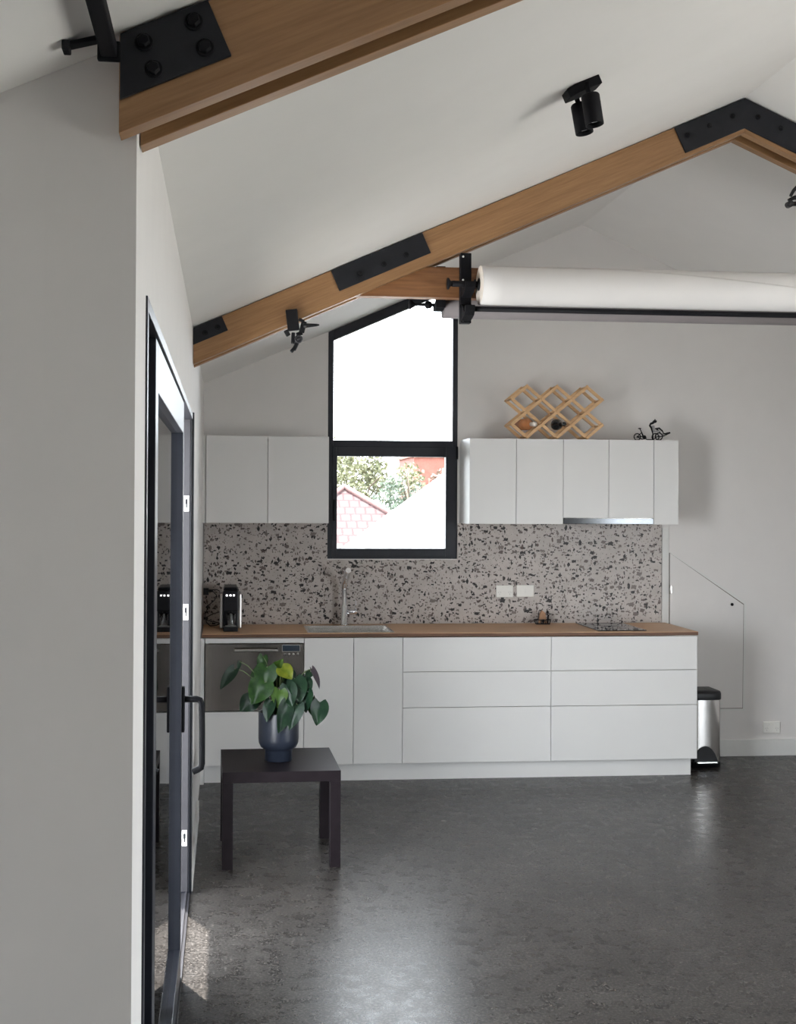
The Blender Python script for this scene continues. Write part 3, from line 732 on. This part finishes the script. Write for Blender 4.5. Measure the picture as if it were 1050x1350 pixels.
tag(MB().box(WX + .001, -.132, UY + .01, BY - .001, UZ0, UZ1).build('filler_panel', M['cab']), 'thin white filler between the door wall and the left wall cabinet', 'panel')
c_ = thing('wall_cabinet', (1.84, 7.95, UZ0), 'white two-door wall cabinet under the lattice wine rack', 'cabinet', GU)
solid_box_carcass(1.534, 2.143, UZ0, UZ1, c_); front('door', 1.533, 1.837, UZ0, UZ1, c_, UY); front('door', 1.837, 2.144, UZ0, UZ1, c_, UY)
c_ = thing('wall_cabinet', (2.44, 7.95, 1.611), 'white wall cabinet with two shorter doors above the steel range hood', 'cabinet', GU)
solid_box_carcass(2.145, 2.740, 1.611, UZ1, c_); front('door', 2.144, 2.443, 1.609, UZ1, c_, UY); front('door', 2.443, 2.741, 1.609, UZ1, c_, UY)
c_ = thing('wall_cabinet', (2.824, 7.95, UZ0), 'narrow white end cabinet, rightmost of the wall cabinets', 'cabinet', GU)
solid_box_carcass(2.742, 2.906, UZ0, UZ1, c_); front('door', 2.741, 2.907, UZ0, UZ1, c_, UY)
hd = thing('range_hood', (2.44, 7.95, 1.57), 'slim stainless range hood below the short wall cabinet doors', 'range hood')
MB().box(2.146, 2.739, UY + .02, 8.10, 1.572, 1.609).build('housing', M['dwsteel'], hd)
MB().box(2.146, 2.739, UY - .002, UY + .0195, 1.570, 1.607).build('front_strip', M['hood'], hd, bev=.002)

# ---------------------------------------------------------------- on top of the cabinets
# wine rack
wr = thing('wine_rack', (2.09, 7.92, UZ1), 'folding pale pine lattice wine rack on top of the wall cabinets', 'wine rack')
NX = lambda k: 1.8155 + .0988 * k
NZ = lambda j: UZ1 + .012 + .0818 * j
ups = [((0, 3), (1, 4)), ((0, 1), (3, 4)), ((1, 0), (5, 4)), ((3, 0), (6, 3)), ((5, 0), (6, 1))]
dns = [((0, 1), (1, 0)), ((0, 3), (3, 0)), ((1, 4), (5, 0)), ((3, 4), (6, 1)), ((5, 4), (6, 3))]
nodes = set()
for (yy, o1, o2) in ((7.825, 0, .009), (7.985, 0, .009)):
    for lst, oy in ((ups, o1), (dns, o2)):
        for (a, b_) in lst:
            p = Vector((NX(a[0]), yy + oy, NZ(a[1]))); q = Vector((NX(b_[0]), yy + oy, NZ(b_[1]))); d = (q - p).normalized() * .009
            MB().bar(p - d, q + d, .0100, .020, (-d.z, 0, d.x)).build('slat', M['pine'], wr, bev=.001)
for lst in (ups,):
    for (a, b_) in ups + dns:
        n_ = abs(b_[0] - a[0])
        for i in range(n_ + 1): nodes.add((a[0] + i, a[1] + (i if b_[1] > a[1] else -i)))
for (k, j) in sorted(nodes): MB().cyl((NX(k), 7.812, NZ(j)), (NX(k), 8.006, NZ(j)), .0065, 12).build('dowel', M['pine'], wr)
# bottles
def bottle(cx, cz_, tilt, lab, body, cap, lblc):
    base = Vector((cx, 8.02, cz_ + .010)); ax = Vector(tilt).normalized()
    r_ = thing('wine_bottle', base, lab, 'bottle', 'bottles lying in the wine rack')
    MB().lathe([(.0, 0), (.033, .0), (.0365, .005), (.0365, .150), (.032, .172), (.018, .195), (.0135, .21), (.0130, .275), (.0, .275)], base, ax, 24).build('body', M[body], r_)
    MB().lathe([(.0142, .222), (.0146, .28), (.014, .284), (0, .284)], base, ax, 18).build('capsule', M[cap], r_)
    MB().lathe([(.0372, .04), (.0372, .135)], base, ax, 24).build('label', M[lblc], r_)
    return r_
bottle(NX(1) - .004, NZ(1), (.12, -1, -.05), 'amber bottle with a pale neck tip in the left lower rack cell', 'amber', 'label', 'amber')
bottle(NX(3) - .004, NZ(1), (.10, -1, -.04), 'dark bottle with a cream label in the middle lower rack cell', 'darkbottle', 'darkbottle', 'label')

# cycle rickshaw model
cr = thing('rickshaw_model', (2.76, 7.9, UZ1), 'small black metal cycle rickshaw model on the right of the wall cabinets', 'ornament')
zb = UZ1
def wheel(x, y, r_):
    m = MB(); m.torus((x, y, zb + r_), r_ - .0035, .0036, (0, 1, 0), 28, 8)
    for k in range(8):
        a = PI * k / 4 + .2; m.tube([(x, y, zb + r_), (x + (r_ - .004) * math.cos(a), y, zb + r_ + (r_ - .004) * math.sin(a))], .0009, 5)
    m.cyl((x, y - .003, zb + r_), (x, y + .003, zb + r_), .004, 10); return m
wheel(2.668, 7.9, .025).build('wheel', M['black_metal'], cr)
for yy in (7.868, 7.932): wheel(2.802, yy, .027).build('wheel', M['black_metal'], cr)
m = MB(); t = lambda pts, r_=.0033: m.tube([(a, b_ if len(p) > 2 else 7.9, zb + c) for p in pts for (a, b_, c) in [(p[0], p[1] if len(p) > 2 else 7.9, p[-1])]], r_, 7)
t([(2.668, .025), (2.70, .028), (2.735, .008), (2.775, .008), (2.80, .027)]); t([(2.668, .025), (2.695, .052), (2.705, .03)]); t([(2.686, .078), (2.71, .03), (2.73, .02)])
t([(2.70, .03), (2.73, .012), (2.70, .010), (2.668, .025)], .003); t([(2.802, 7.868, .027), (2.802, 7.932, .027)])
m.cyl((2.715, 7.896, zb + .024), (2.715, 7.904, zb + .024), .012, 14)
m.build('frame', M['black_metal'], cr)
m = MB(); m.ball((2.684, 7.9, zb + .080), .012, 10, (1, .6, .35)); m.build('saddle', M['black_metal'], cr)
m = MB(); m.tube([(2.775, 7.9, zb + .012), (2.772, 7.9, zb + .05), (2.762, 7.9, zb + .085), (2.752, 7.9, zb + .100), (2.758, 7.9, zb + .112), (2.770, 7.9, zb + .116), (2.782, 7.9, zb + .126)], [.003, .004, .006, .007, .007, .008, .009], 8)
m.ball((2.786, 7.9, zb + .127), .013, 10, (1, 1.6, .8)); m.tube([(2.784, 7.9, zb + .13), (2.788, 7.9, zb + .142)], .004, 6); m.build('folded_hood', M['black_metal'], cr)
m = MB(); m.box(2.778, 2.815, 7.875, 7.925, zb + .058, zb + .068); m.box(2.770, 2.780, 7.875, 7.925, zb + .06, zb + .100, Matrix.Rotation(-.2, 3, 'Y')); m.build('seat', M['greyseat'], cr, bev=.003)
m = MB()
for yy in (7.872, 7.928):
    m.tube([(2.785, yy, zb + .078), (2.805, yy, zb + .082), (2.825, yy, zb + .066), (2.835, yy, zb + .050), (2.850, yy, zb + .047), (2.866, yy, zb + .052)], [.005, .006, .005, .003, .0025, .003], 7)
    m.tube([(2.80, yy, zb + .027), (2.838, yy, zb + .030), (2.872, yy, zb + .048)], .0025, 7)
m.box(2.862, 2.880, 7.868, 7.932, zb + .045, zb + .055, Matrix.Rotation(-.4, 3, 'Y')); m.build('footrest', M['black_metal'], cr)

# ---------------------------------------------------------------- on the worktop
z0 = ZT1 + .0003
cm = thing('coffee_machine', (.027, 7.83, z0), 'narrow black capsule coffee machine with silver sides at the left end of the worktop', 'coffee machine')
m = MB(); x0, x1 = -.018, .072
m.box(x0, x1, 7.735, 7.98, z0, 1.162); m.box(x0, x1, 7.662, 7.735, 1.030, 1.155); m.box(x0, x1, 7.655, 7.735, z0, z0 + .030)
m.box(x0 + .006, x1 - .006, 7.68, 7.97, 1.162, 1.175)
m.build('body', M['black_plastic'], cm, bev=.005)
m = MB(); m.cyl((.027, 7.695, 1.030), (.027, 7.695, 1.018), .011, 14); m.build('spout', M['black_plastic'], cm)
for (a, b_) in ((-.0405, -.0185), (.0725, .0935)):
    MB().box(a, b_, 7.75, 7.985, z0 + .012, 1.130).build('side_panel', M['steel'], cm, bev=.006)
for x in (.003, .0255, .046): MB().box(x - .0055, x + .0055, 7.6605, 7.6618, 1.122, 1.132).build('button', M['led'], cm)
m = MB().box(x0 + .012, x1 - .012, 7.665, 7.73, z0 + .030, z0 + .033); m.build('drip_grid', M['steel'], cm)
m = MB(); m.tube([(-.042, 7.93, 1.135), (-.06, 7.955, 1.142), (-.10, 7.96, 1.140), (-.128, 7.98, 1.138)], .0028, 8)
m.tube([(-.115, 7.97, 1.130), (-.085, 7.965, 1.130), (-.06, 7.96, 1.105), (-.075, 7.955, 1.075), (-.115, 7.95, 1.040), (-.133, 7.95, .98), (-.125, 7.95, .935), (-.10, 7.95, .9125), (-.06, 7.95, .9165), (-.042, 7.95, .925)], .003, 8)
m.tube([(-.042, 7.96, 1.0), (-.08, 7.955, .99), (-.128, 7.952, .965), (-.120, 7.95, .948), (-.08, 7.95, .94), (-.042, 7.95, .930)], .0028, 8)
m.build('power_cord', M['black_plastic'], cm)
m = MB(); m.box(-.146, -.112, 7.95, 8.01, 1.108, 1.150); m.box(-.112, -.085, 7.96, 7.985, 1.125, 1.139); m.build('plug', M['black_plastic'], cm, bev=.003)
gl = thing('tumbler', (.029, 7.694, z0 + .0335), 'small clear glass tumbler under the coffee machine spout', 'glass')
zg = z0 + .0335
MB().lathe([(0, 0), (.0205, 0), (.0220, .003), (.0285, .074), (.0272, .074), (.0205, .010), (0, .009)], (.029, 7.694, zg), (0, 0, 1), 28).build('bowl', M['tumbler'], gl)
MB().torus((.029, 7.694, zg + .0035), .0195, .0022, (0, 0, 1), 28, 8).build('heavy_base', M['keeper'], gl)
# small rack
sr = thing('small_caddy', (2.075, 8.05, z0), 'small black rack with a tan wooden arch, on the worktop below the outlets', 'rack')
x = 2.078; yb = 8.045
m = MB(); m.box(x - .044, x + .044, yb - .025, yb + .025, z0, z0 + .006)
for yy in (yb - .023, yb + .023): m.bar((x - .05, yy, z0 + .030), (x + .05, yy, z0 + .030), .004, .005)
for xx in (-.046, -.016, .016, .046):
    for yy in (yb - .023, yb + .023): m.bar((x + xx * .92, yy, z0 + .004), (x + xx, yy, z0 + .032), .005, .005, (1, 0, 0))
m.bar((x - .05, yb - .023, z0 + .03), (x - .05, yb + .023, z0 + .03), .004, .005); m.bar((x + .05, yb - .023, z0 + .03), (x + .05, yb + .023, z0 + .03), .004, .005)
m.build('tray', M['black_metal'], sr)
m = MB(); m.prism([(x - .028, z0 + .007), (x - .010, z0 + .007), (x, z0 + .038), (x + .010, z0 + .007), (x + .028, z0 + .007), (x + .016, z0 + .072), (x - .004, z0 + .092), (x - .018, z0 + .070)], yb - .012, yb + .012)
m.build('wooden_arch', M['tan'], sr, bev=.002)
m = MB(); m.tube([(x + .034, yb, z0 + .007), (x + .037, yb, z0 + .05), (x + .04, yb, z0 + .062)], .006, 8); m.ball((x + .033, yb, z0 + .080), .009, 10); m.tube([(x - .030, yb, z0 + .03), (x - .026, yb, z0 + .078)], .003, 8); m.tube([(x + .035, yb, z0 + .06), (x + .033, yb, z0 + .078)], .003, 8)
m.ball((x, yb - .017, z0 + .022), .010, 10, (1, .45, 1.3)); m.build('dark_handles', M['table'], sr)

# ---------------------------------------------------------------- pedal bin
pb = thing('pedal_bin', (3.085, 7.87, 0), 'stainless steel pedal bin with black lid beside the base cabinets', 'bin')
def binplan(g=0, n=36):
    """D-shaped plan: flat back, rounded front"""
    pts = []; xc, hw, yb_, yf_ = 3.085, .118 + g, 8.02 + g, 7.775 - g
    for k in range(n + 1):
        a = PI * k / n; c, s_ = math.cos(a), math.sin(a)
        pts.append((xc - hw * abs(c) ** .55 * (1 if c > 0 else -1), 7.86 - (7.86 - yf_) * abs(s_) ** .55))
    pts += [(xc + hw, yb_), (xc - hw, yb_)]
    return pts
m = MB(); pl = binplan(); n = len(pl)
m.add([(p[0], p[1], z) for z in (.028, .442) for p in pl], [(k, (k + 1) % n, n + (k + 1) % n, n + k) for k in range(n)], True)
m.build('body', M['binsteel'], pb)
m = MB(); lp = binplan(.004); n = len(lp)
def ringz(g, z): return [(3.085 + (p[0] - 3.085) * g, 7.89 + (p[1] - 7.89) * g, z) for p in lp]
vs = ringz(1, .436) + ringz(1.01, .445) + ringz(1.01, .475) + ringz(.97, .487) + ringz(.5, .492)
m.add(vs, [(i * n + k, i * n + (k + 1) % n, (i + 1) * n + (k + 1) % n, (i + 1) * n + k) for i in range(4) for k in range(n)], True)
m.add(ringz(.5, .492), [tuple(range(n))]); m.build('lid', M['black_plastic'], pb)
m = MB(); bp = binplan(.002); n = len(bp)
m.add([(p[0], p[1], z) for z in (.0, .034) for p in bp], [(k, (k + 1) % n, n + (k + 1) % n, n + k) for k in range(n)] + [tuple(range(n))], True); m.build('base', M['black_plastic'], pb)
m = MB(); ar = [(-.085, .03), (.085, .03), (.076, .062), (.062, .095), (.042, .122), (.02, .136), (-.0, .14), (-.02, .136), (-.042, .122), (-.062, .095), (-.076, .062)]
m.prism([(3.085 + a, b_) for a, b_ in ar], 7.766, 7.80); m.build('foot_cover', M['black_plastic'], pb, bev=.004)
m = MB(); m.box(3.015, 3.155, 7.735, 7.768, .030, .046); m.build('pedal', M['chrome'], pb, bev=.007, seg=3)

# ---------------------------------------------------------------- side table
tb_ang = .0184; tx, ty = -.0134, 5.7694
tb = thing('side_table', (tx + .275, ty + .275, 0), 'low black-brown square side table beside the sliding door', 'side table')
RT = Matrix.Rotation(tb_ang, 3, 'Z')
def tbox(x0, x1, y0, y1, z0, z1):
    return MB().box(x0 + tx, x1 + tx, y0 + ty, y1 + ty, z0, z1, RT, (tx, ty, 0))
tbox(0, .55, 0, .55, .400, .450).build('table_top', M['table'], tb, bev=.0015)
for (a, c) in ((0, 0), (.5, 0), (0, .5), (.5, .5)): tbox(a, a + .05, c, c + .05, 0, .3998).build('leg', M['table'], tb, bev=.0015)

# ---------------------------------------------------------------- potted plant
pc = Vector((.256, 6.035, .4503))
pp = thing('potted_plant', pc, 'leafy heart-leaved plant in a dark blue-grey footed pot on the side table', 'potted plant')
pot = MB().lathe([(0, 0), (.062, 0), (.066, .004), (.066, .052), (.070, .056), (.086, .066), (.0955, .086), (.098, .108), (.098, .232), (.097, .236), (.0935, .236), (.093, .232), (.092, .20), (0, .20)], pc, (0, 0, 1), 48).build('pot', M['pot'], pp)
MB().lathe([(0, .212), (.05, .214), (.0905, .206)], pc, (0, 0, 1), 32).build('soil', M['soil'], pot)
def leaf(mb, base, tip, W, nrm, fold=.25, droop=.12):
    base, tip = Vector(base), Vector(tip); d = tip - base; L_ = d.length; t = d.normalized(); nrm = Vector(nrm); nrm = (nrm - t * nrm.dot(t)).normalized(); s_ = t.cross(nrm)
    NS, NQ = 10, 6; vs = []; fs = []
    for i in range(NS + 1):
        s = i / NS
        w = .5 * W * (math.sin(PI * min(1, (s * .95 + .05)) ** .62) ** .8) if s < 1 else 0.0
        w = max(w, .0)
        for j in range(-NQ // 2, NQ // 2 + 1):
            q = j / (NQ / 2)
            back = .20 * L_ * abs(q) ** 1.3 * (1 - s) ** 3 * (1 if abs(q) < .9 else .8)
            p = base + t * (s * L_ - back) + s_ * (w * q) + nrm * (fold * w * abs(q) - droop * L_ * (s - .35) ** 2 + .012 * math.sin(7 * s + 3 * q) * W * 2)
            vs.append(p)
    m_ = NQ + 1
    for i in range(NS):
        for j in range(NQ): fs.append((i * m_ + j, i * m_ + j + 1, (i + 1) * m_ + j + 1, (i + 1) * m_ + j))
    mb.add(vs, fs, True)
def PX(u, v, dy=0):   # metres across the front of the plant: u,v are offsets from the pot axis / table top
    return Vector((pc.x + u, pc.y + dy, pc.z + v))
leaves = {'leaf_dark': MB(), 'leaf_mid': MB(), 'leaf_light': MB(), 'leaf_yellow': MB(), 'leaf_purple': MB()}
stems = MB()
LV = [ # kind, base(u,v,dy), tip(u,v,dy), width, normal
 ('leaf_dark', (-.215, .445, -.02), (-.285, .350, -.04), .060, (-.3, -.9, .3)),
 ('leaf_dark', (-.190, .480, -.02), (-.200, .435, -.02), .022, (.3, -1, .2)),
 ('leaf_mid', (-.060, .455, -.03), (-.075, .345, -.07), .115, (-.1, -1, .35)),
 ('leaf_mid', (-.078, .500, .02), (-.095, .425, .0), .060, (.4, -.9, .2)),
 ('leaf_yellow', (.010, .450, -.04), (.060, .400, -.07), .085, (.1, -.8, .6)),
 ('leaf_light', (-.02, .450, .0), (.02, .490, -.02), .05, (.5, -.7, .3)),
 ('leaf_dark', (-.125, .300, -.03), (-.190, .245, -.04), .095, (-.15, -1, .25)),
 ('leaf_mid', (-.070, .385, -.06), (-.135, .285, -.09), .125, (-.2, -1, .3)),
 ('leaf_mid', (-.085, .43, .0), (-.120, .33, .0), .09, (-.5, -.8, .2)),
 ('leaf_light', (.000, .350, -.08), (-.010, .270, -.11), .085, (.05, -1, .3)),
 ('leaf_dark', (-.040, .300, -.09), (-.065, .205, -.115), .070, (-.55, -.8, .1)),
 ('leaf_dark', (.035, .290, -.10), (-.005, .150, -.125), .085, (.35, -.9, .1)),
 ('leaf_dark', (.085, .280, -.08), (.045, .165, -.12), .085, (-.1, -.9, .45)),
 ('leaf_dark', (.075, .400, -.05), (.100, .290, -.09), .105, (.25, -.9, .35)),
 ('leaf_dark', (.040, .370, -.07), (.055, .270, -.11), .090, (-.25, -.9, .3)),
 ('leaf_dark', (.110, .390, -.03), (.150, .335, -.06), .085, (.2, -.8, .55)),
 ('leaf_dark', (.130, .340, -.05), (.125, .240, -.08), .085, (-.5, -.85, .2)),
 ('leaf_dark', (.195, .285, -.05), (.180, .175, -.07), .095, (.25, -1, .1)),
 ('leaf_mid', (.160, .300, -.02), (.155, .220, -.05), .06, (-.7, -.6, .2)),
 ('leaf_purple', (.160, .440, -.01), (.200, .345, -.02), .050, (.75, -.55, .2)),
 ('leaf_dark', (.155, .425, .0), (.125, .390, -.02), .04, (.1, -.7, .6)),
 ('leaf_mid', (-.02, .410, .04), (-.03, .33, .04), .10, (.1, -1, .2)),
 ('leaf_dark', (.03, .42, .05), (.06, .33, .05), .10, (.0, -1, .3)),
 ('leaf_dark', (-.05, .33, .06), (-.10, .25, .08), .09, (-.4, .6, .5)),
 ('leaf_mid', (.06, .36, .07), (.10, .27, .10), .09, (.4, .6, .5)),
 ('leaf_dark', (-.01, .31, -.06), (.02, .23, -.09), .075, (.1, -1, .2)),
 ('leaf_dark', (.10, .32, -.02), (.085, .235, -.05), .08, (.3, -1, .2)),
]
for (k, b_, t_, w_, n_) in LV:
    base, tip = PX(*b_), PX(*t_)
    leaf(leaves[k], base, tip, w_, n_)
    root = pc + Vector((b_[0] * .18, b_[2] * .2, .21)); mid = root.lerp(base, .55) + Vector((-b_[0] * .12, 0, .04 + .02 * random.random()))
    q = [root, root.lerp(mid, .5) + Vector((0, 0, .015)), mid, mid.lerp(base, .6) + Vector((0, 0, .012)), base]
    stems.tube(q, [.0032, .003, .0027, .0023, .002], 6)
stems.build('stems', M['stem'], pp)
for k, nm in (('leaf_dark', 'foliage'), ('leaf_mid', 'foliage'), ('leaf_light', 'foliage'), ('leaf_yellow', 'leaf'), ('leaf_purple', 'leaf')):
    o = leaves[k].build(nm, M[k], pp)
    if k == 'leaf_yellow': o['label'] = 'yellowing leaf'
    if k == 'leaf_purple': o['label'] = 'dull purple leaf underside'

# ---------------------------------------------------------------- outdoors
struct('ground', MB().box(-60, 80, -40, 120, -3.4, -3.2), M['ground'], loc=(0, 0, -3.2))
struct('deck', MB().box(-9, WX - T - .005, NY + T + .01, BY + 2, -.12, -.02).box(-9, FX - T - .005, -6, NY + T + .01, -.12, -.02), M['deck'])
struct('bounce_paving', MB().box(EX + T + .005, EX + 9, -8, 12, -.12, -.02), M['bounce_paving'])  # unseen pale slab added to bounce light up through the right opening
# house with the red tiled roof
hs = thing('neighbouring_house', (2.2, 22, -3.2), 'house with a red tiled hip roof seen through the lower window pane', 'house')
ap = Vector((1.98, 21.0, 1.96)); ez = -.55
ce = [Vector((-1.9, 17.6, ez)), Vector((6.0, 17.6, ez)), Vector((6.0, 28, ez)), Vector((-1.9, 28, ez))]; ap2 = Vector((1.98, 24.6, 1.96))
me = bpy.data.meshes.new('roof'); bs = Vector((2.2, 22, -3.2))
V_ = [p - bs for p in ce + [ap, ap2]]; F_ = [(0, 1, 4), (1, 2, 5, 4), (2, 3, 5), (3, 0, 4, 5)]
me.from_pydata([tuple(p) for p in V_], [], F_); uvl = me.uv_layers.new(name='UVMap')
for p in me.polygons:
    nrm = p.normal; hz = Vector((-nrm.y, nrm.x, 0)).normalized(); up_ = nrm.cross(hz)
    for li in p.loop_indices:
        co = me.vertices[me.loops[li].vertex_index].co; uvl.data[li].uv = (co.dot(hz), co.dot(up_))
me.materials.append(M['rooftile']); o = bpy.data.objects.new('roof', me); C.objects.link(o); o.parent = hs
m = MB()
for c in (ce[0], ce[1]): m.tube([ap + Vector((0, 0, .02)), c + Vector((0, 0, .02))], .05, 8)
m.build('ridge_cap', M['redcap'], hs)
MB().box(-1.5, 5.6, 18.1, 27.6, -3.2, ez).build('wall', M['whiteout'], hs)
# white gable
hs = thing('white_gable_house', (3.4, 16, -3.2), 'bright white gabled house at the right of the lower window pane', 'house')
MB().prism([(.2, -3.2), (6.6, -3.2), (6.6, .185), (3.4, 2.525), (.2, .185)], 13.99, 15.8).build('wall', M['whiteout'], hs)
m = MB(); m.prism([(.05, .02), (3.4, 2.47), (3.4, 2.54), (.05, .09)], 14.0, 15.9); m.prism([(3.4, 2.47), (6.75, .02), (6.75, .09), (3.4, 2.54)], 14.0, 15.9); m.build('roof', M['whiteroof'], hs)
# red building far off
hs = thing('red_building', (7.3, 48, -3.2), 'distant red brick building at the upper right of the lower window pane', 'building')
MB().box(6.95, 9.3, 46, 50, -3.2, 3.45).build('wall', M['redwall'], hs)
MB().box(6.85, 9.4, 45.9, 50.1, 3.45, 3.55).build('roof', M['redwall'], hs)
def tree(x, y, zc, rx, rz, mat, n, lab, sz):
    r_ = thing('tree', (x, y, -3.2), lab, 'tree', 'trees beyond the window')
    m = MB(); m.tube([(x, y, -3.2), (x + .1, y, -1), (x, y, zc - .2)], [.18, .13, .08], 8)
    for k in range(7):
        a = random.random() * 6.28; m.tube([(x, y, zc - rz * .8), (x + rx * .4 * math.cos(a), y + rx * .4 * math.sin(a), zc), (x + rx * .75 * math.cos(a), y + rx * .75 * math.sin(a), zc + rz * random.uniform(.1, .7))], [.05, .035, .015], 6)
    m.build('trunk', M['bark'], r_)
    m = MB(); blobs = [(Vector((random.gauss(0, .42) * rx, random.gauss(0, .42) * rx, random.gauss(0, .4) * rz)), random.uniform(.25, .45)) for _ in range(16)]
    for _ in range(n):
        c, s_ = random.choice(blobs)
        d = Vector((random.gauss(0, 1), random.gauss(0, 1), random.gauss(0, 1))).normalized() * (s_ * rx * random.random() ** .4)
        p = Vector((x, y, zc)) + c + d; a = Vector((random.gauss(0, 1), random.gauss(0, 1), random.gauss(0, 1))).normalized(); b2 = a.orthogonal().normalized(); c2 = a.cross(b2); q = sz * random.uniform(.6, 1.3)
        m.add([p - b2 * q * .5, p + c2 * q * .35, p + b2 * q * .5, p - c2 * q * .35], [(0, 1, 2, 3)])
    m.build('foliage', M[mat], r_); return r_
tree(4.2, 40, 2.2, 1.9, 1.65, 'foliage1', 6000, 'yellow-green tree at the left of the lower window pane', .13)
tree(4.75, 31, 1.55, 1.1, 1.3, 'foliage2', 4500, 'pale blue-green tree in the middle of the lower window pane', .10)
tree(6.05, 36, 1.75, .95, 1.0, 'foliage3', 4500, 'rusty brown shrub below the distant red building', .13)

# ---------------------------------------------------------------- light
w = bpy.data.worlds.new('World'); bpy.context.scene.world = w; w.use_nodes = True
bg = w.node_tree.nodes['Background']; bg.inputs['Color'].default_value = (.87, .94, 1.0, 1); bg.inputs['Strength'].default_value = 11.0
def area(name, loc, rot, sx, sy, energy=None, portal=False, col=(1, 1, 1)):
    l = bpy.data.lights.new(name, 'AREA'); l.shape = 'RECTANGLE'; l.size = sx; l.size_y = sy; l.color = col
    if portal: l.cycles.is_portal = True
    else: l.energy = energy
    o = bpy.data.objects.new(name, l); C.objects.link(o); o.location = loc; o.rotation_euler = rot; return o
area('portal_window', (1.09, BY + .16, 2.2), (-PI / 2, 0, 0), .9, 1.9, portal=True)
area('portal_door', (WX - T - .02, 3.9, 1.04), (0, -PI / 2, 0), 2.1, 3.15, portal=True)
area('door_fill_lamp', (-1.9, 3.7, 1.15), Vector((-1, -.35, -.40)).to_track_quat('Z', 'Y').to_euler(), 2.6, 3.2, 330, col=(.94, .97, 1))  # fill lamp added outside the door to brighten the right slope and back wall
area('portal_right', (EX + T + .02, (QY0 + QY1) / 2, QZ / 2), (0, PI / 2, 0), QZ, QY1 - QY0, portal=True)
sun = bpy.data.lights.new('sun', 'SUN'); sun.energy = 20; sun.angle = .009; sun.color = (1, .96, .9)
so = bpy.data.objects.new('sun', sun); C.objects.link(so)
so.rotation_euler = Vector((1, -2, -8.6)).to_track_quat('-Z', 'Y').to_euler(); so.location = (-4, 10, 20)

# ---------------------------------------------------------------- camera
f_, cx_, cy_, yaw, pit, rol, H = 1639.558, 462.501, 650.682, .099167, .0080941, .0051661, 1.693172
fw = Vector((math.sin(yaw) * math.cos(pit), math.cos(yaw) * math.cos(pit), math.sin(pit)))
r0 = Vector((math.cos(yaw), -math.sin(yaw), 0)); u0 = r0.cross(fw)
r1 = r0 * math.cos(rol) + u0 * math.sin(rol); u1 = -r0 * math.sin(rol) + u0 * math.cos(rol)
cam = bpy.data.cameras.new('camera'); co = bpy.data.objects.new('camera', cam); C.objects.link(co)
mw = Matrix((r1, u1, -fw)).transposed().to_4x4(); mw.translation = Vector((0, 0, H)); co.matrix_world = mw
cam.sensor_fit = 'HORIZONTAL'; cam.sensor_width = 36; cam.lens = 36 * f_ / 1050
cam.shift_x = (525 - cx_) / 1050; cam.shift_y = -(675 - cy_) / 1050; cam.clip_start = .02; cam.clip_end = 500
S = bpy.context.scene; S.camera = co
S.view_settings.view_transform = 'Standard'; S.view_settings.look = 'None'; S.view_settings.exposure = .17; S.view_settings.gamma = 1
S.cycles.max_bounces = 10; S.cycles.diffuse_bounces = 7; S.cycles.glossy_bounces = 4; S.cycles.transparent_max_bounces = 12
S.cycles.sample_clamp_indirect = 8; S.cycles.caustics_reflective = False; S.cycles.caustics_refractive = False
